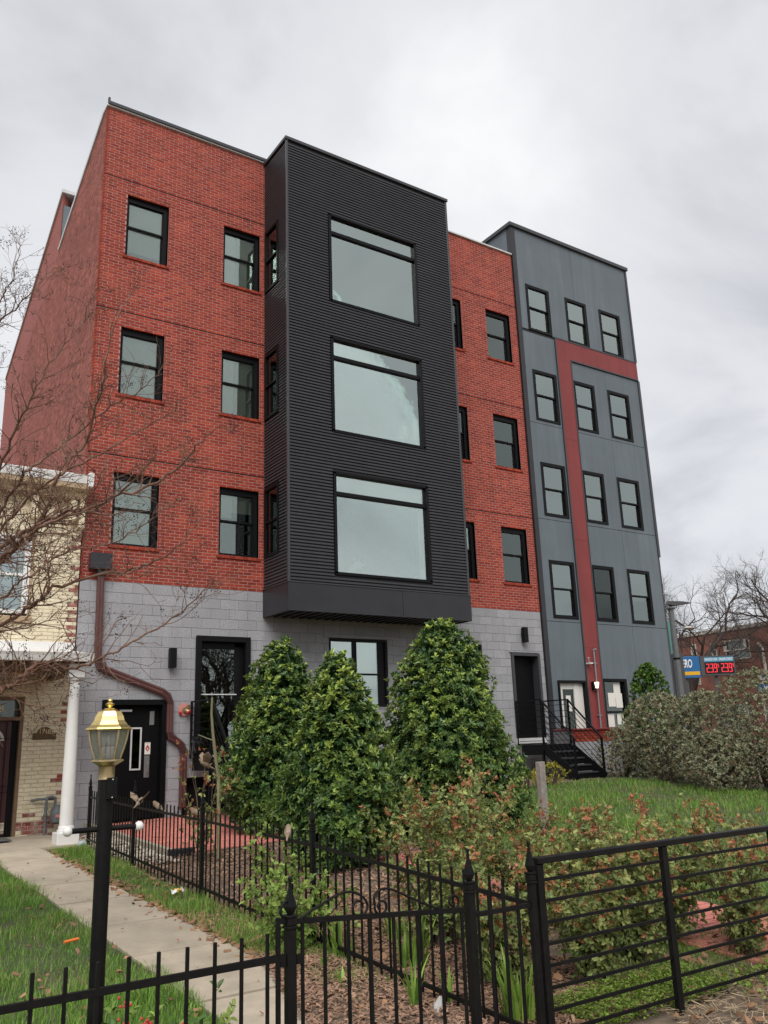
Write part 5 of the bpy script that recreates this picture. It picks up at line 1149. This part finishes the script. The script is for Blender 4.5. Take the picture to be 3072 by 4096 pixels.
oc = np.array(((1,0,0),(0,1,0),(-1,0,0),(0,-1,0),(0,0,1.),(0,0,-1)))*1.0; of = np.array(((0,1,4),(1,2,4),(2,3,4),(3,0,4),(1,0,5),(2,1,5),(3,2,5),(0,3,5)))
for k in range(n):
    x, y = rs.uniform(-.30, .26), rs.uniform(-4.9, -1.2); s_ = rs.uniform(.012, .038); q = oc*s_*np.array((1, rs.uniform(.7, 1.2), .65))@np.array(Matrix.Rotation(rs.rand()*6, 3, 'Z')); Vs.append(q+np.array((x, y, gz(x, y)+.01+s_*.35))); Fs.append(of+6*k)
tag(npobj('pebbles', np.concatenate(Vs), np.concatenate(Fs), M['pebble'], None, {'rnd': np.repeat(rs.rand(n), 8)}), 'pale pebbles between the picket fence and the pink patio', 'pebbles', kind='stuff')
# pink paved patio and walk
def paving(name, x0, x1, y0, y1, seed, lift=.03):
    o = sheet(name, x0, x1, y0, y1, lift-.012, M['edging']); tag(o, kind='structure'); it = []; r = 0; y = y0
    while y < y1-.05:
        x = x0-(.1 if r % 2 else 0)
        while x < x1:
            a, b = max(x, x0), min(x+.191, x1)
            if b-a > .03: it.append((((a+b)/2, y+.048, gz((a+b)/2, y+.05)+lift-.012), ((b-a)/2, .0455, .012), '+z'))
            x += .2
        y += .1; r += 1
    pieces('paver', it, M['paver'], o, 300, .003, 'paver_field', seed, .001)
paving('patio', .36, 2.6, -4.35, -.05, 91); paving('garden_walk', 2.0, 3.35, -12.4, -6.5, 92)
mb = MB(); mb.bar((.30, -4.4, gz(.3, -4.4)+.05), (.30, -.2, gz(.3, -.2)+.05), .09, .11); tag(mb.build('patio_edging', M['edging']), 'pale timber edging along the pink patio', 'edging')
mb = MB(); mb.cbox(.26, .62, -4.50, -4.37, gz(.4, -4.4)-.02, gz(.4, -4.4)+.10, .006); tag(mb.build('edging_block', M['siding_dark']), 'short dark block at the corner of the pink patio', 'edging')

STEMS = [([[-3.629, -8.083, 1.784], [-3.146, -8.792, 1.946], [-2.869, -9.224, 2.082], [-2.808, -9.442, 2.142], [-2.682, -9.454, 2.274], [-2.557, -9.326, 2.294], [-2.405, -9.413, 2.25], [-2.343, -9.677, 2.26], [-2.203, -9.917, 2.343], [-1.992, -9.942, 2.461], [-1.781, -9.932, 2.608], [-1.584, -10.179, 2.81]], 0.022, 0.004),
([[-3.629, -8.083, 1.784], [-3.161, -8.905, 1.941], [-2.92, -9.313, 2.076], [-2.87, -9.511, 2.099], [-2.779, -9.471, 2.145], [-2.639, -9.376, 2.234], [-2.572, -9.435, 2.278]], 0.02, 0.012),
([[-3.629, -8.083, 1.784], [-3.344, -8.642, 2.365], [-2.846, -8.857, 2.64], [-2.693, -9.018, 2.749], [-2.632, -9.3, 2.802], [-2.608, -9.43, 2.851], [-2.455, -9.384, 2.918], [-2.122, -9.453, 3.019], [-1.986, -9.621, 3.039], [-1.895, -9.918, 3.065], [-1.782, -10.086, 3.187], [-1.632, -10.048, 3.37]], 0.026, 0.004),
([[-3.629, -8.083, 1.784], [-3.373, -8.336, 3.023], [-2.851, -8.584, 3.352], [-2.676, -8.764, 3.472], [-2.521, -9.118, 3.551], [-2.324, -9.357, 3.575], [-2.125, -9.356, 3.684], [-1.777, -9.458, 3.855], [-1.642, -9.656, 3.966], [-1.588, -9.965, 4.107], [-1.463, -10.128, 4.192]], 0.034, 0.004),
([[-3.629, -8.083, 1.784], [-3.362, -8.435, 2.796], [-2.895, -8.896, 3.186], [-2.805, -9.208, 3.273], [-2.69, -9.418, 3.368], [-2.583, -9.343, 3.432], [-2.353, -9.346, 3.551], [-2.151, -9.585, 3.665], [-2.069, -9.897, 3.752], [-1.969, -10.069, 3.906]], 0.036, 0.004),
([[-3.629, -8.083, 1.784], [-3.221, -7.969, 2.893], [-2.779, -8.214, 3.281], [-2.599, -8.494, 3.508], [-2.533, -8.823, 3.688], [-2.516, -8.936, 3.889], [-2.378, -8.902, 4.128], [-2.288, -8.862, 4.273], [-2.236, -9.131, 4.599], [-2.26, -9.404, 4.824], [-2.231, -9.551, 5.256], [-2.104, -9.508, 5.541]], 0.03, 0.003),
([[-3.629, -8.083, 1.784], [-3.212, -7.725, 3.115], [-2.878, -7.899, 3.607], [-2.79, -8.048, 3.815], [-2.698, -8.403, 4.028], [-2.673, -8.539, 4.092], [-2.504, -8.533, 4.249], [-2.282, -8.572, 4.489], [-2.089, -8.836, 4.684], [-1.891, -9.228, 4.779], [-1.773, -9.409, 4.931]], 0.026, 0.003),
([[-3.629, -8.083, 1.784], [-3.19, -7.42, 3.287], [-2.918, -7.591, 3.896], [-2.787, -7.829, 4.289], [-2.726, -8.213, 4.656], [-2.638, -8.466, 4.948], [-2.464, -8.537, 5.332], [-2.28, -8.577, 5.652], [-2.257, -8.721, 5.832]], 0.028, 0.003),
([[-3.629, -8.083, 1.784], [-3.273, -7.052, 3.472], [-3.126, -7.408, 4.826], [-3.004, -7.616, 5.759], [-2.904, -7.804, 5.859], [-2.824, -8.088, 5.872], [-2.704, -8.25, 6.02], [-2.542, -8.246, 6.307], [-2.391, -8.235, 6.403]], 0.026, 0.003),
([[-3.629, -8.083, 1.784], [-3.345, -7.242, 3.553], [-3.193, -7.809, 4.937], [-3.025, -7.936, 5.64], [-2.944, -7.976, 5.988], [-2.929, -8.148, 6.041], [-2.887, -8.398, 6.083], [-2.877, -8.463, 6.37]], 0.024, 0.003),
([[-3.629, -8.083, 1.784], [-3.232, -7.941, 3.054], [-2.932, -8.054, 3.426], [-2.804, -8.216, 3.592], [-2.597, -8.673, 3.879], [-2.311, -9.029, 4.077], [-2.018, -9.124, 4.284], [-1.731, -9.2, 4.502], [-1.563, -9.438, 4.671]], 0.022, 0.003),
([[-3.629, -8.083, 1.784], [-3.367, -8.715, 2.515], [-2.909, -9.136, 2.8], [-2.843, -9.434, 2.895], [-2.77, -9.597, 2.931], [-2.642, -9.559, 3.066], [-2.451, -9.531, 3.17], [-2.27, -9.725, 3.188], [-2.141, -10.06, 3.25], [-2.013, -10.244, 3.38]], 0.016, 0.003)]

# ------------------------------------------------------------------ bare trees
def crom(P_, k=6):
    P_ = np.array(P_, float); o = []
    for i in range(len(P_)-1):
        p0, p1, p2, p3 = P_[max(i-1, 0)], P_[i], P_[i+1], P_[min(i+2, len(P_)-1)]
        for u in np.arange(k)/k: o.append(.5*((2*p1)+(-p0+p2)*u+(2*p0-5*p1+4*p2-p3)*u*u+(-p0+3*p1-3*p2+p3)*u**3))
    o.append(P_[-1]); return np.array(o)
def wander(p, d, ln, n, rs, wob, up=.0):
    pts = [np.array(p)]; d = unit(np.array(d, float))
    for k in range(n):
        d = unit(d+rs.randn(3)*wob+np.array((0, 0, up))); pts.append(pts[-1]+d*ln/n)
    return np.array(pts), d
def pods(MBp, p, d, rs, n=9, sp=.05):
    for k in range(n):
        c = np.array(p)+unit(d)*rs.uniform(-.9, .35)*sp*1.8+rs.randn(3)*sp*.45; r = rs.uniform(.0042, .0068); MBp.add(c+oc*r, of)
def myrtle():
    rs = np.random.RandomState(14); base = np.array((-4.05, -8.1, gz(-4, -8)))
    t_ = root('crepe_myrtle', 'bare many stemmed crepe myrtle with dark seed pods at the left edge', 'tree', base)
    tr, tw, pd = MB(), MB(), MB(); crotch = np.array(STEMS[0][0][0])
    def twig(p, d, ln, r, lev):
        pts, de = wander(p, d, ln, 5, rs, .16, .05); tw.tube(pts, np.linspace(r, max(r*.35, .0011), 6), 4, False)
        if lev > 0:
            for q in range(rs.randint(2, 5)):
                i = rs.randint(1, 6); dd = unit(pts[i]-pts[i-1]); sd3 = unit(np.cross(dd, rs.randn(3))); twig(pts[i], dd*.75+sd3*.7, ln*rs.uniform(.35, .6), max(r*.55, .0013), lev-1)
        elif rs.rand() < .34: pods(pd, pts[-1], de, rs, rs.randint(4, 10), .035)
    extra = []
    for k in range(3):            # stems on the far side, out of the picture
        a = rs.uniform(2.2, 5.2); e_ = rs.uniform(.9, 2.0); h = rs.uniform(2.6, 4.6); c = crotch+np.array((0, 0, -.5))
        extra.append(([list(c), list(c+np.array((.3*e_*math.cos(a), .3*e_*math.sin(a), h*.35))), list(c+np.array((.65*e_*math.cos(a), .65*e_*math.sin(a), h*.7))), list(c+np.array((e_*math.cos(a), e_*math.sin(a), h)))], .03, .004))
    for si, (pts, r0, r1) in enumerate(STEMS+extra):
        pts = [list(p) for p in pts]
        b0 = base+np.array((rs.uniform(-.12, .12), rs.uniform(-.12, .12), -.05)); c0 = np.array(pts[0])+np.array((rs.uniform(-.12, .12), rs.uniform(-.12, .12), -.15-.5*rs.rand()))
        ctrl = [b0, b0*.5+c0*.5+rs.randn(3)*.03, c0]+pts[1:]
        sm = crom(ctrl, 5); n = len(sm); lens = np.concatenate(([0], np.cumsum(np.linalg.norm(np.diff(sm, axis=0), axis=1)))); u = lens/lens[-1]
        rad = r1+(r0*1.18-r1)*(1-u)**.85; sm[3:-1] += rs.randn(n-4, 3)*.010
        tr.tube(sm, rad, 7, True)
        L = lens[-1]; k0 = (.30 if si not in (8, 9, 10) else .55) if si < len(STEMS) else .6
        for q in range(int((1-k0)*L/.064)):
            t = rs.uniform(k0, 1.0); i = min(int(np.searchsorted(u, t)), n-1); i = max(i, 1); d = unit(sm[i]-sm[i-1]); sd3 = unit(np.cross(d, rs.randn(3)))
            ln = rs.uniform(.22, .62)*(1.15-.5*t); twig(sm[i], d*.8+sd3*.75+np.array((0, 0, .12)), ln, min(max(rad[i]*.5, .0022), .007), 2 if ln > .34 else 1)
        for q in range(3): twig(sm[-1], unit(sm[-1]-sm[-2])+rs.randn(3)*.25, .22, .002, 1)
    tr.build('trunk', M['bark'], t_, smooth=True); tw.build('twigs', M['bark'], t_); pd.build('seed_pods', M['pod'], t_)
myrtle()
def bare_tree(label, x, y, H, seed, spread=.55, lean=(0, 0)):
    rs = np.random.RandomState(seed); zg = gz(x, y); t_ = root('bare_tree', label, 'tree', (x, y, zg), 'bare street trees in the distance'); tr, tw = MB(), MB()
    def br(p, d, ln, r, lev):
        pts, de = wander(p, d, ln, 6, rs, .15, .04); (tr if lev > 3 else tw).tube(pts, np.linspace(r, r*.6, 7), 6 if lev > 3 else 3, False)
        if lev == 0: return
        for q in range(rs.randint(3, 6) if lev > 1 else rs.randint(3, 6)):
            i = rs.randint(2, 7); dd = unit(pts[i]-pts[i-1]); s3 = unit(np.cross(dd, rs.randn(3))); br(pts[i], dd*.7+s3*spread*1.3, ln*rs.uniform(.52, .78), r*.6*rs.uniform(.7, 1), lev-1)
    pts, de = wander((x, y, zg-.1), (lean[0], lean[1], 1), H*.34, 5, rs, .05); tr.tube(pts, np.linspace(.28, .2, 6), 8, False)
    for q in range(5):
        a = q*2*PI/5+rs.rand(); br(pts[-1-(q % 2)], (math.cos(a)*spread*1.4+lean[0], math.sin(a)*spread*1.4+lean[1], .8), H*.30, .12, 5)
    tr.build('trunk', M['bark_far'], t_); tw.build('crown', M['bark_far'], t_)
bare_tree('bare spreading street tree on the far right, in front of the brick building', 37.6, 8.0, 11.6, 101, .6)
bare_tree('bare street tree between the grey building and the brick building', 39.0, 16.2, 12.0, 102, .55, (.1, -.12))

bare_tree('bare street tree by the sidewalk, seen only reflected in the glazed door', 9.6, -14.8, 7.5, 103, .5)
# ------------------------------------------------------------------ far side of the side street
def turn(mb, o, ang):
    c, s = math.cos(ang), math.sin(ang); mb.v = [(o[0]+x*c-y*s, o[1]+x*s+y*c, o[2]+z) for x, y, z in mb.v]; return mb
O_, AN = (45.19, 21.25, 0.0), math.atan2(-.9977, -.068)
fb = root('brick_corner_building', 'two storey brown brick building with pale parapet across the side street', 'building', (45, 15, 0))
hf = [(1.04, 1.50, 6.40, 7.24), (2.66, 3.11, 6.29, 7.16), (3.78, 5.62, 5.93, 7.16), (1.01, 1.53, 4.59, 4.99), (7.2, 7.7, 6.3, 7.2), (8.9, 9.4, 6.3, 7.2), (2.6, 4.9, .6, 3.2), (6.0, 8.4, .6, 3.2)]
mb = MB(); wall_holes(mb, -5, 20, -.2, 7.78, 0, .35, hf); mb.box(-5, 20, 12, 12.3, -.2, 7.6); mb.box(-5, -4.7, .36, 12, -.2, 7.6); mb.box(19.7, 20, .36, 12, -.2, 7.6); mb.box(-4.6, 19.6, .36, 11.9, 7.3, 7.4); turn(mb, O_, AN).build('wall', M['farbrick'], fb)
mb = MB(); mb.box(-5.1, 20.1, -.08, .4, 7.782, 8.02); turn(mb, O_, AN).build('parapet', M['stone'], fb)
for k, (a, b, c, e_) in enumerate(hf):
    mb = MB(); f_ = .06; big = k == 2
    mb.box(a, a+f_, -.03, .2, c, e_); mb.box(b-f_, b, -.03, .2, c, e_); mb.box(a+f_, b-f_, -.03, .2, e_-f_, e_); mb.box(a+f_, b-f_, -.03, .2, c, c+f_); mb.box(a+f_, b-f_, .0, .2, (c+e_)/2-.03, (c+e_)/2+.03)
    if big: mb.box(a-.1, b-.3, -.06, .0, c+.55, c+.62); mb.box(a-.1, a+.05, -.06, .0, c+.62, e_+.05); mb.box(b-.40, b-.25, -.06, .0, c+.62, e_+.05)
    w = turn(mb, O_, AN).build('window', M['stone'], fb)
    mb = MB(); mb.box(a+f_, b-f_, .10, .106, c+f_, e_-f_); turn(mb, O_, AN).build('pane', M['glass_dark'], w)
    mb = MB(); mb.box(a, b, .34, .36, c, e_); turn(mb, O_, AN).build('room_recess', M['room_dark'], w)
mb = MB(); mb.tube([(6.6, -.12, 4.5), (6.55, -.12, 6.5), (6.3, -.12, 6.75)], .09, 8); turn(mb, O_, AN).build('downspout', M['stone'], fb)
# fuel price sign
SG = (29.54, 9.68); AS = math.atan2(-.68, 1.03)
fs = root('fuel_price_sign', 'blue and yellow fuel sign with red price digits behind the hedge', 'sign', (30.6, 9.0, 0))
def sb_(name, mat, *boxes, par=fs):
    mb = MB()
    for q in boxes: mb.box(*q)
    return turn(mb, (SG[0], SG[1], 0), AS).build(name, mat, par)
sb_('post', M['signdark'], (.5, .65, .12, .26, 0, 4.0), (1.9, 2.05, .12, .26, 0, 4.1))
pn = sb_('brand_panel', M['signblue'], (.0, 1.22, 0, .35, 4.03, 5.02))
sb_('yellow_band', M['signyellow'], (.03, 1.18, -.012, -.002, 4.15, 4.31), par=pn)
def P3(s, off, z): return (SG[0]+s*math.cos(AS)-off*math.sin(AS), SG[1]+s*math.sin(AS)+off*math.cos(AS), z)
text_mesh('lettering', 'HERO', .52, P3(.53, -.02, 4.66), M['signwhite'], pn, rz=AS, depth=.012, bold=.012, shear=.12, sx=.47)
hs_ = sb_('price_housing', M['signdark'], (1.24, 2.86, -.02, .35, 4.10, 5.0))
sb_('price_header', M['signlight'], (1.44, 2.08, -.034, -.022, 4.73, 4.93), (2.10, 2.80, -.034, -.022, 4.73, 4.93), par=hs_)
text_mesh('lettering', 'UNLEAD CASH', .155, P3(1.76, -.04, 4.83), M['signwhite'], hs_, rz=AS, depth=.004, bold=.003, sx=.60)
text_mesh('lettering', 'UNLEAD CREDIT', .155, P3(2.45, -.04, 4.83), M['signwhite'], hs_, rz=AS, depth=.004, bold=.003, sx=.56)
sb_('price_screen', M['dark'], (1.44, 2.80, -.032, -.022, 4.18, 4.70), par=hs_)
SEG = {'2': 'abged', '3': 'abgcd', '9': 'abfgcd'}
def seg(ch, x, z, w, h, t=.035):
    B = []; q = {'a': (x, x+w, z+h-t, z+h), 'g': (x, x+w, z+h/2-t/2, z+h/2+t/2), 'd': (x, x+w, z, z+t), 'b': (x+w-t, x+w, z+h/2, z+h), 'c': (x+w-t, x+w, z, z+h/2), 'f': (x, x+t, z+h/2, z+h), 'e': (x, x+t, z, z+h/2)}
    for s_ in SEG[ch]: a, b, c, e_ = q[s_]; B.append((a, b, -.038-.001*ord(s_)/100, -.034, c, e_))
    return B
for x in (1.50, 2.20):
    B = seg('2', x, 4.24, .14, .40)+seg('3', x+.18, 4.24, .14, .40)+seg('9', x+.36, 4.24, .14, .40)+seg('9', x+.53, 4.46, .06, .16, .018)+[(x+.155, x+.175, -.038, -.034, 4.24, 4.265)]
    sb_('price_digits', M['led'], *B, par=hs_)
# street light
sl = root('street_light', 'grey street light pole with flat lamp head beside the grey building', 'street light', (26.2, 6.9, 0))
mb = MB(); mb.tube([(26.2, 6.9, -.1), (26.2, 6.9, 6.72)], [.17, .115], 12); mb.build('pole', M['meter'], sl, smooth=True)
mb = MB(); mb.lathe((26.2, 6.9, 6.68), [(.2, 0), (.2, .06)], 12); mb.tube([(26.2, 6.9, 6.7), (26.2, 6.9, 6.9)], .05, 8); mb.build('bracket', M['meter'], sl)
mb = MB(); mb.prism([(-.12, 6.86), (.15, 6.80), (.9, 6.90), (.5, 6.97), (-.1, 7.0)], 'y', -.16, .16); turn(mb, (26.2, 6.9, 0), -.55).build('lamp_head', M['signdark'], sl)
mb = MB(); mb.tube([(26.2, 6.9, 4.55), (26.2, 6.9, 4.62)], .155, 12); mb.build('band', M['frame'], sl)
s2 = root('street_light', 'pale cobra head street light just right of the dark pole', 'street light', (34.2, 13.4, 0))
mb = MB(); mb.tube([(34.2, 13.4, -.1), (34.2, 13.4, 6.8), (34.35, 13.3, 7.0), (34.95, 12.9, 7.05)], [.10, .08, .05, .04], 8); mb.build('pole', M['pipe'], s2)
mb = MB(); mb.ball((35.15, 12.78, 7.0), .28, 10, (1, .8, .35)); mb.build('lamp_head', M['stone'], s2, smooth=True)
gp = root('signal_pole', 'slim teal pole at the corner of the grey building', 'pole', (27.6, 8.25, 0))
mb = MB(); mb.tube([(27.7, 8.25, -.1), (27.7, 8.25, 6.4)], .07, 8); mb.build('pole', M['green_metal'], gp)
mb = MB(); mb.cbox(27.6, 28.1, 8.0, 8.4, 3.0, 4.95, .02); mb.build('control_box', M['signdark'], gp)
rsn = root('round_sign', 'small round white sign with blue centre near the right edge', 'sign', (36.85, 10, 0))
mb = MB(); mb.tube([(36.85, 10.02, 0), (36.85, 10.02, 4.1)], .03, 6); mb.build('post', M['meter'], rsn)
mb = MB(); mb.tube([(36.85, 10.0, 4.3), (36.83, 9.96, 4.3)], .26, 20); rd = mb.build('disc', M['stone'], rsn)
mb = MB(); mb.tube([(36.828, 9.957, 4.3), (36.822, 9.945, 4.3)], .15, 16); mb.build('blue_centre', M['signblue'], rd)
bs = root('blue_sign', 'low blue sign with white letters at the right edge of the hedge', 'sign', (37.2, 9.8, 0))
mb = MB(); mb.box(0, 1.6, 0, .1, 3.42, 3.85); mb.box(.7, .8, .02, .08, 0, 3.42); turn(mb, (36.72, 10.2, 0), AS).build('panel', M['signblue'], bs)
text_mesh('lettering', 'WA', .30, (36.72+.55*math.cos(AS)+.02*math.sin(AS), 10.2+.55*math.sin(AS)-.02*math.cos(AS), 3.63), M['signwhite'], bs, rz=AS, depth=.006, bold=.006)

# ------------------------------------------------------------------ small things
mb = MB(); zg = gz(4.34, -7.5); mb.cbox(4.28, 4.38, -7.55, -7.46, zg-.1, 1.28, .006); tag(mb.build('wooden_stake', M['timber'], loc=(4.33, -7.5, zg)), 'weathered grey wooden stake standing in the lawn', 'stake')
def skin(name, V, E, R, mat, parent=None, loc=None, sub=2):
    me = bpy.data.meshes.new(name+'_sk'); me.from_pydata([tuple(v) for v in V], E, []); o = bpy.data.objects.new(name+'_sk', me); COL.objects.link(o)
    m = o.modifiers.new('s', 'SKIN'); m.use_smooth_shade = True
    for i, r in enumerate(R):
        sv = me.skin_vertices[0].data[i]; sv.radius = r if isinstance(r, tuple) else (r, r); sv.use_root = (i == 0)
    s = o.modifiers.new('u', 'SUBSURF'); s.levels = sub; s.render_levels = sub
    dg = bpy.context.evaluated_depsgraph_get(); out_ = bpy.data.meshes.new_from_object(o.evaluated_get(dg)); bpy.data.objects.remove(o)
    loc = np.array(loc if loc is not None else org(parent), float); out_.name = name; out_.transform(Matrix.Translation(-Vector(loc))); out_.materials.clear(); out_.materials.append(mat)
    return link(bpy.data.objects.new(name, out_), parent, loc)
feather = material('sparrow_feathers', (.20, .135, .085), .9, nscale=55, namt=.35, n2=(.30, .24, .175))
def bird(label, p, ang, fly=False):
    p = np.array(p); c, s = math.cos(ang), math.sin(ang)
    W = lambda q: p+np.array((q[0]*c-q[1]*s, q[0]*s+q[1]*c, q[2]))
    V = [W(q) for q in ((0, 0, .035), (.035, 0, .06), (.052, 0, .085), (.075, 0, .088), (-.035, 0, .015), (-.065, 0, -.005), (-.115, 0, -.03))]; E = [(0, 1), (1, 2), (2, 3), (0, 4), (4, 5), (5, 6)]; R = [.036, .030, .022, .004, .026, .012, .006]
    r_ = root('sparrow', label, 'bird', p, 'sparrows on the picket fence'); skin('body', V, E, R, feather, r_)
    if fly:
        for sg in (-1, 1):
            mb = MB(); q = [W((.03, sg*.02, .06)), W((.05, sg*.09, .13)), W((.0, sg*.15, .17)), W((-.05, sg*.11, .11)), W((-.05, sg*.02, .05))]; q2 = [v+np.array((0, 0, -.006)) for v in q]; mb.add(q+q2, [(0,1,2,3,4), (9,8,7,6,5)]+[(i, i+5, (i+1) % 5+5, (i+1) % 5) for i in range(5)]); mb.build('wing', feather, r_)
    else:
        mb = MB(); 
        for sg in (-1, 1): mb.tube([W((0, sg*.010, .015)), W((.004, sg*.010, -.012))], .0022, 5)
        mb.build('leg', M['bark'], r_)
    mb = MB()
    for sg in (-1, 1): mb.ball(W((.060, sg*.018, .092)), .0035, 6)
    mb.build('eye', M['frame'], r_)
yy = lambda y: (-.31-(-2.56-y)*.0192)
bird('sparrow landing with raised wings near the third spear post', (yy(-4.9)+.02, -4.95, .93), .6, True)
bird('sparrow perched on the fence rail behind the lamp post bar', (yy(-5.75), -5.75, up(-5.75)+.026), 2.2)
bird('sparrow perched on the rail beside the spear post before the leftmost holly', (yy(-7.05), -7.05, up(-7.05)+.026), 2.8)
bird('sparrow perched on the fence rail in front of the middle holly', (yy(-9.3), -9.3, up(-9.3)+.026), 1.0)
bird('sparrow flying in front of the left landing', (-.10, -6.55, 1.40), 3.0, True)
# dog in the lowest bay window
dg_ = root('dog', 'white pointed eared dog looking out of the lowest bay window', 'dog', (5.45, -.88, 5.03))
V = [(5.42, -.86, 5.08), (5.52, -.91, 5.24), (5.63, -.94, 5.36), (5.72, -.96, 5.35), (5.80, -.98, 5.31), (5.30, -.78, 5.0), (5.60, -.86, 5.44), (5.59, -.84, 5.50), (5.63, -.96, 5.44), (5.63, -.98, 5.50), (5.18, -.70, 4.9)]
skin('body', V, [(0, 1), (1, 2), (2, 3), (3, 4), (0, 5), (2, 6), (6, 7), (2, 8), (8, 9), (5, 10)], [.12, .10, .085, .05, .028, .13, .028, .008, .028, .008, .12], M['fur'], dg_)
mb = MB(); mb.ball((5.822, -.99, 5.315), .012, 8); mb.build('nose', M['frame'], dg_); mb = MB(); mb.ball((5.70, -1.0, 5.40), .008, 6); mb.build('eye', M['frame'], dg_)
tl = root('table_lamp', 'white drum shade table lamp behind the middle bay window', 'lamp', (7.0, -.85, 8.1))
mb = MB(); mb.lathe((7.0, -.85, 8.52), [(.14, 0), (.125, .30)], 20); mb.build('shade', M['curtain'], tl, smooth=True); mb = MB(); mb.lathe((7.0, -.85, 8.1), [(.08, 0), (.03, .05), (.02, .42)], 12); mb.build('base', M['blind'], tl)
vs_ = root('vase', 'vase of pale flowers behind the top bay window', 'vase', (5.42, -.85, 11.35))
mb = MB(); mb.lathe((5.42, -.85, 11.3), [(.03, 0), (.06, .12), (.03, .24)], 12); mb.build('vase_body', M['curtain'], vs_, smooth=True)
rs = np.random.RandomState(3); mb = MB()
for k in range(14): mb.ball((5.42+rs.randn()*.07, -.85+rs.randn()*.05, 11.75+rs.randn()*.09), .03, 6)
mb.build('flowers', M['curtain'], vs_)
mb = MB(); mb.box(7.22, 7.44, -.99, -.985, 11.55, 11.98); pc = mb.build('picture_card', M['paper'], loc=(7.33, -.99, 11.55)); tag(pc, 'pale picture card standing in the corner of the top bay window', 'picture')
# litter
mb = MB(); mb.ball((-.47, -2.85, gz(-.47, -2.85)+.07), .075, 14, (1, 1, .8)); tag(mb.build('glass_ball', material('pale_ball', (.42, .47, .52), .25), smooth=True, loc=(-.47, -2.85, .25)), 'small pale blue ball in the grass at the foot of the column', 'ball')
def wrapper(label, x, y, cols, seed):
    rs = np.random.RandomState(seed); r_ = root('wrapper', label, 'litter', (x, y, gz(x, y)))
    for k, mt in enumerate(cols):
        mb = MB(); n = 4; V = [(x+(i-2)*.025+rs.randn()*.008+.03*(k-.5), y+(j-2)*.02+rs.randn()*.008, gz(x, y)+.07+rs.rand()*.05) for j in range(n) for i in range(n)]; mb.add(V, [(j*n+i, j*n+i+1, (j+1)*n+i+1, (j+1)*n+i) for j in range(n-1) for i in range(n-1)]); mb.build('foil', mt, r_)
wrapper('crumpled white and yellow wrapper in the grass strip', -.63, -7.15, [M['signwhite'], M['signyellow'], M['steel']], 1)
mb = MB(); mb.tube([(-2.12, -8.60, gz(-2.1, -8.6)+.085), (-2.0, -8.57, gz(-2, -8.6)+.09)], .012, 8); tag(mb.build('orange_stick', material('orange', (.75, .18, .03), .6), loc=(-2.06, -8.6, .05)), 'short orange marker lying in the left lawn', 'marker')
mb = MB(); mb.tube([(-.60, -11.62, gz(-.6, -11.6)-.02), (-.585, -11.61, .0), (-.57, -11.62, .05)], [.04, .032, .012], 8); tag(mb.build('garden_stone', material('pale_grey_stone', (.42, .42, .40), .8, nscale=20, namt=.3), loc=(-.59, -11.6, -.06)), 'pale grey stone peak among the iris shoots', 'stone')
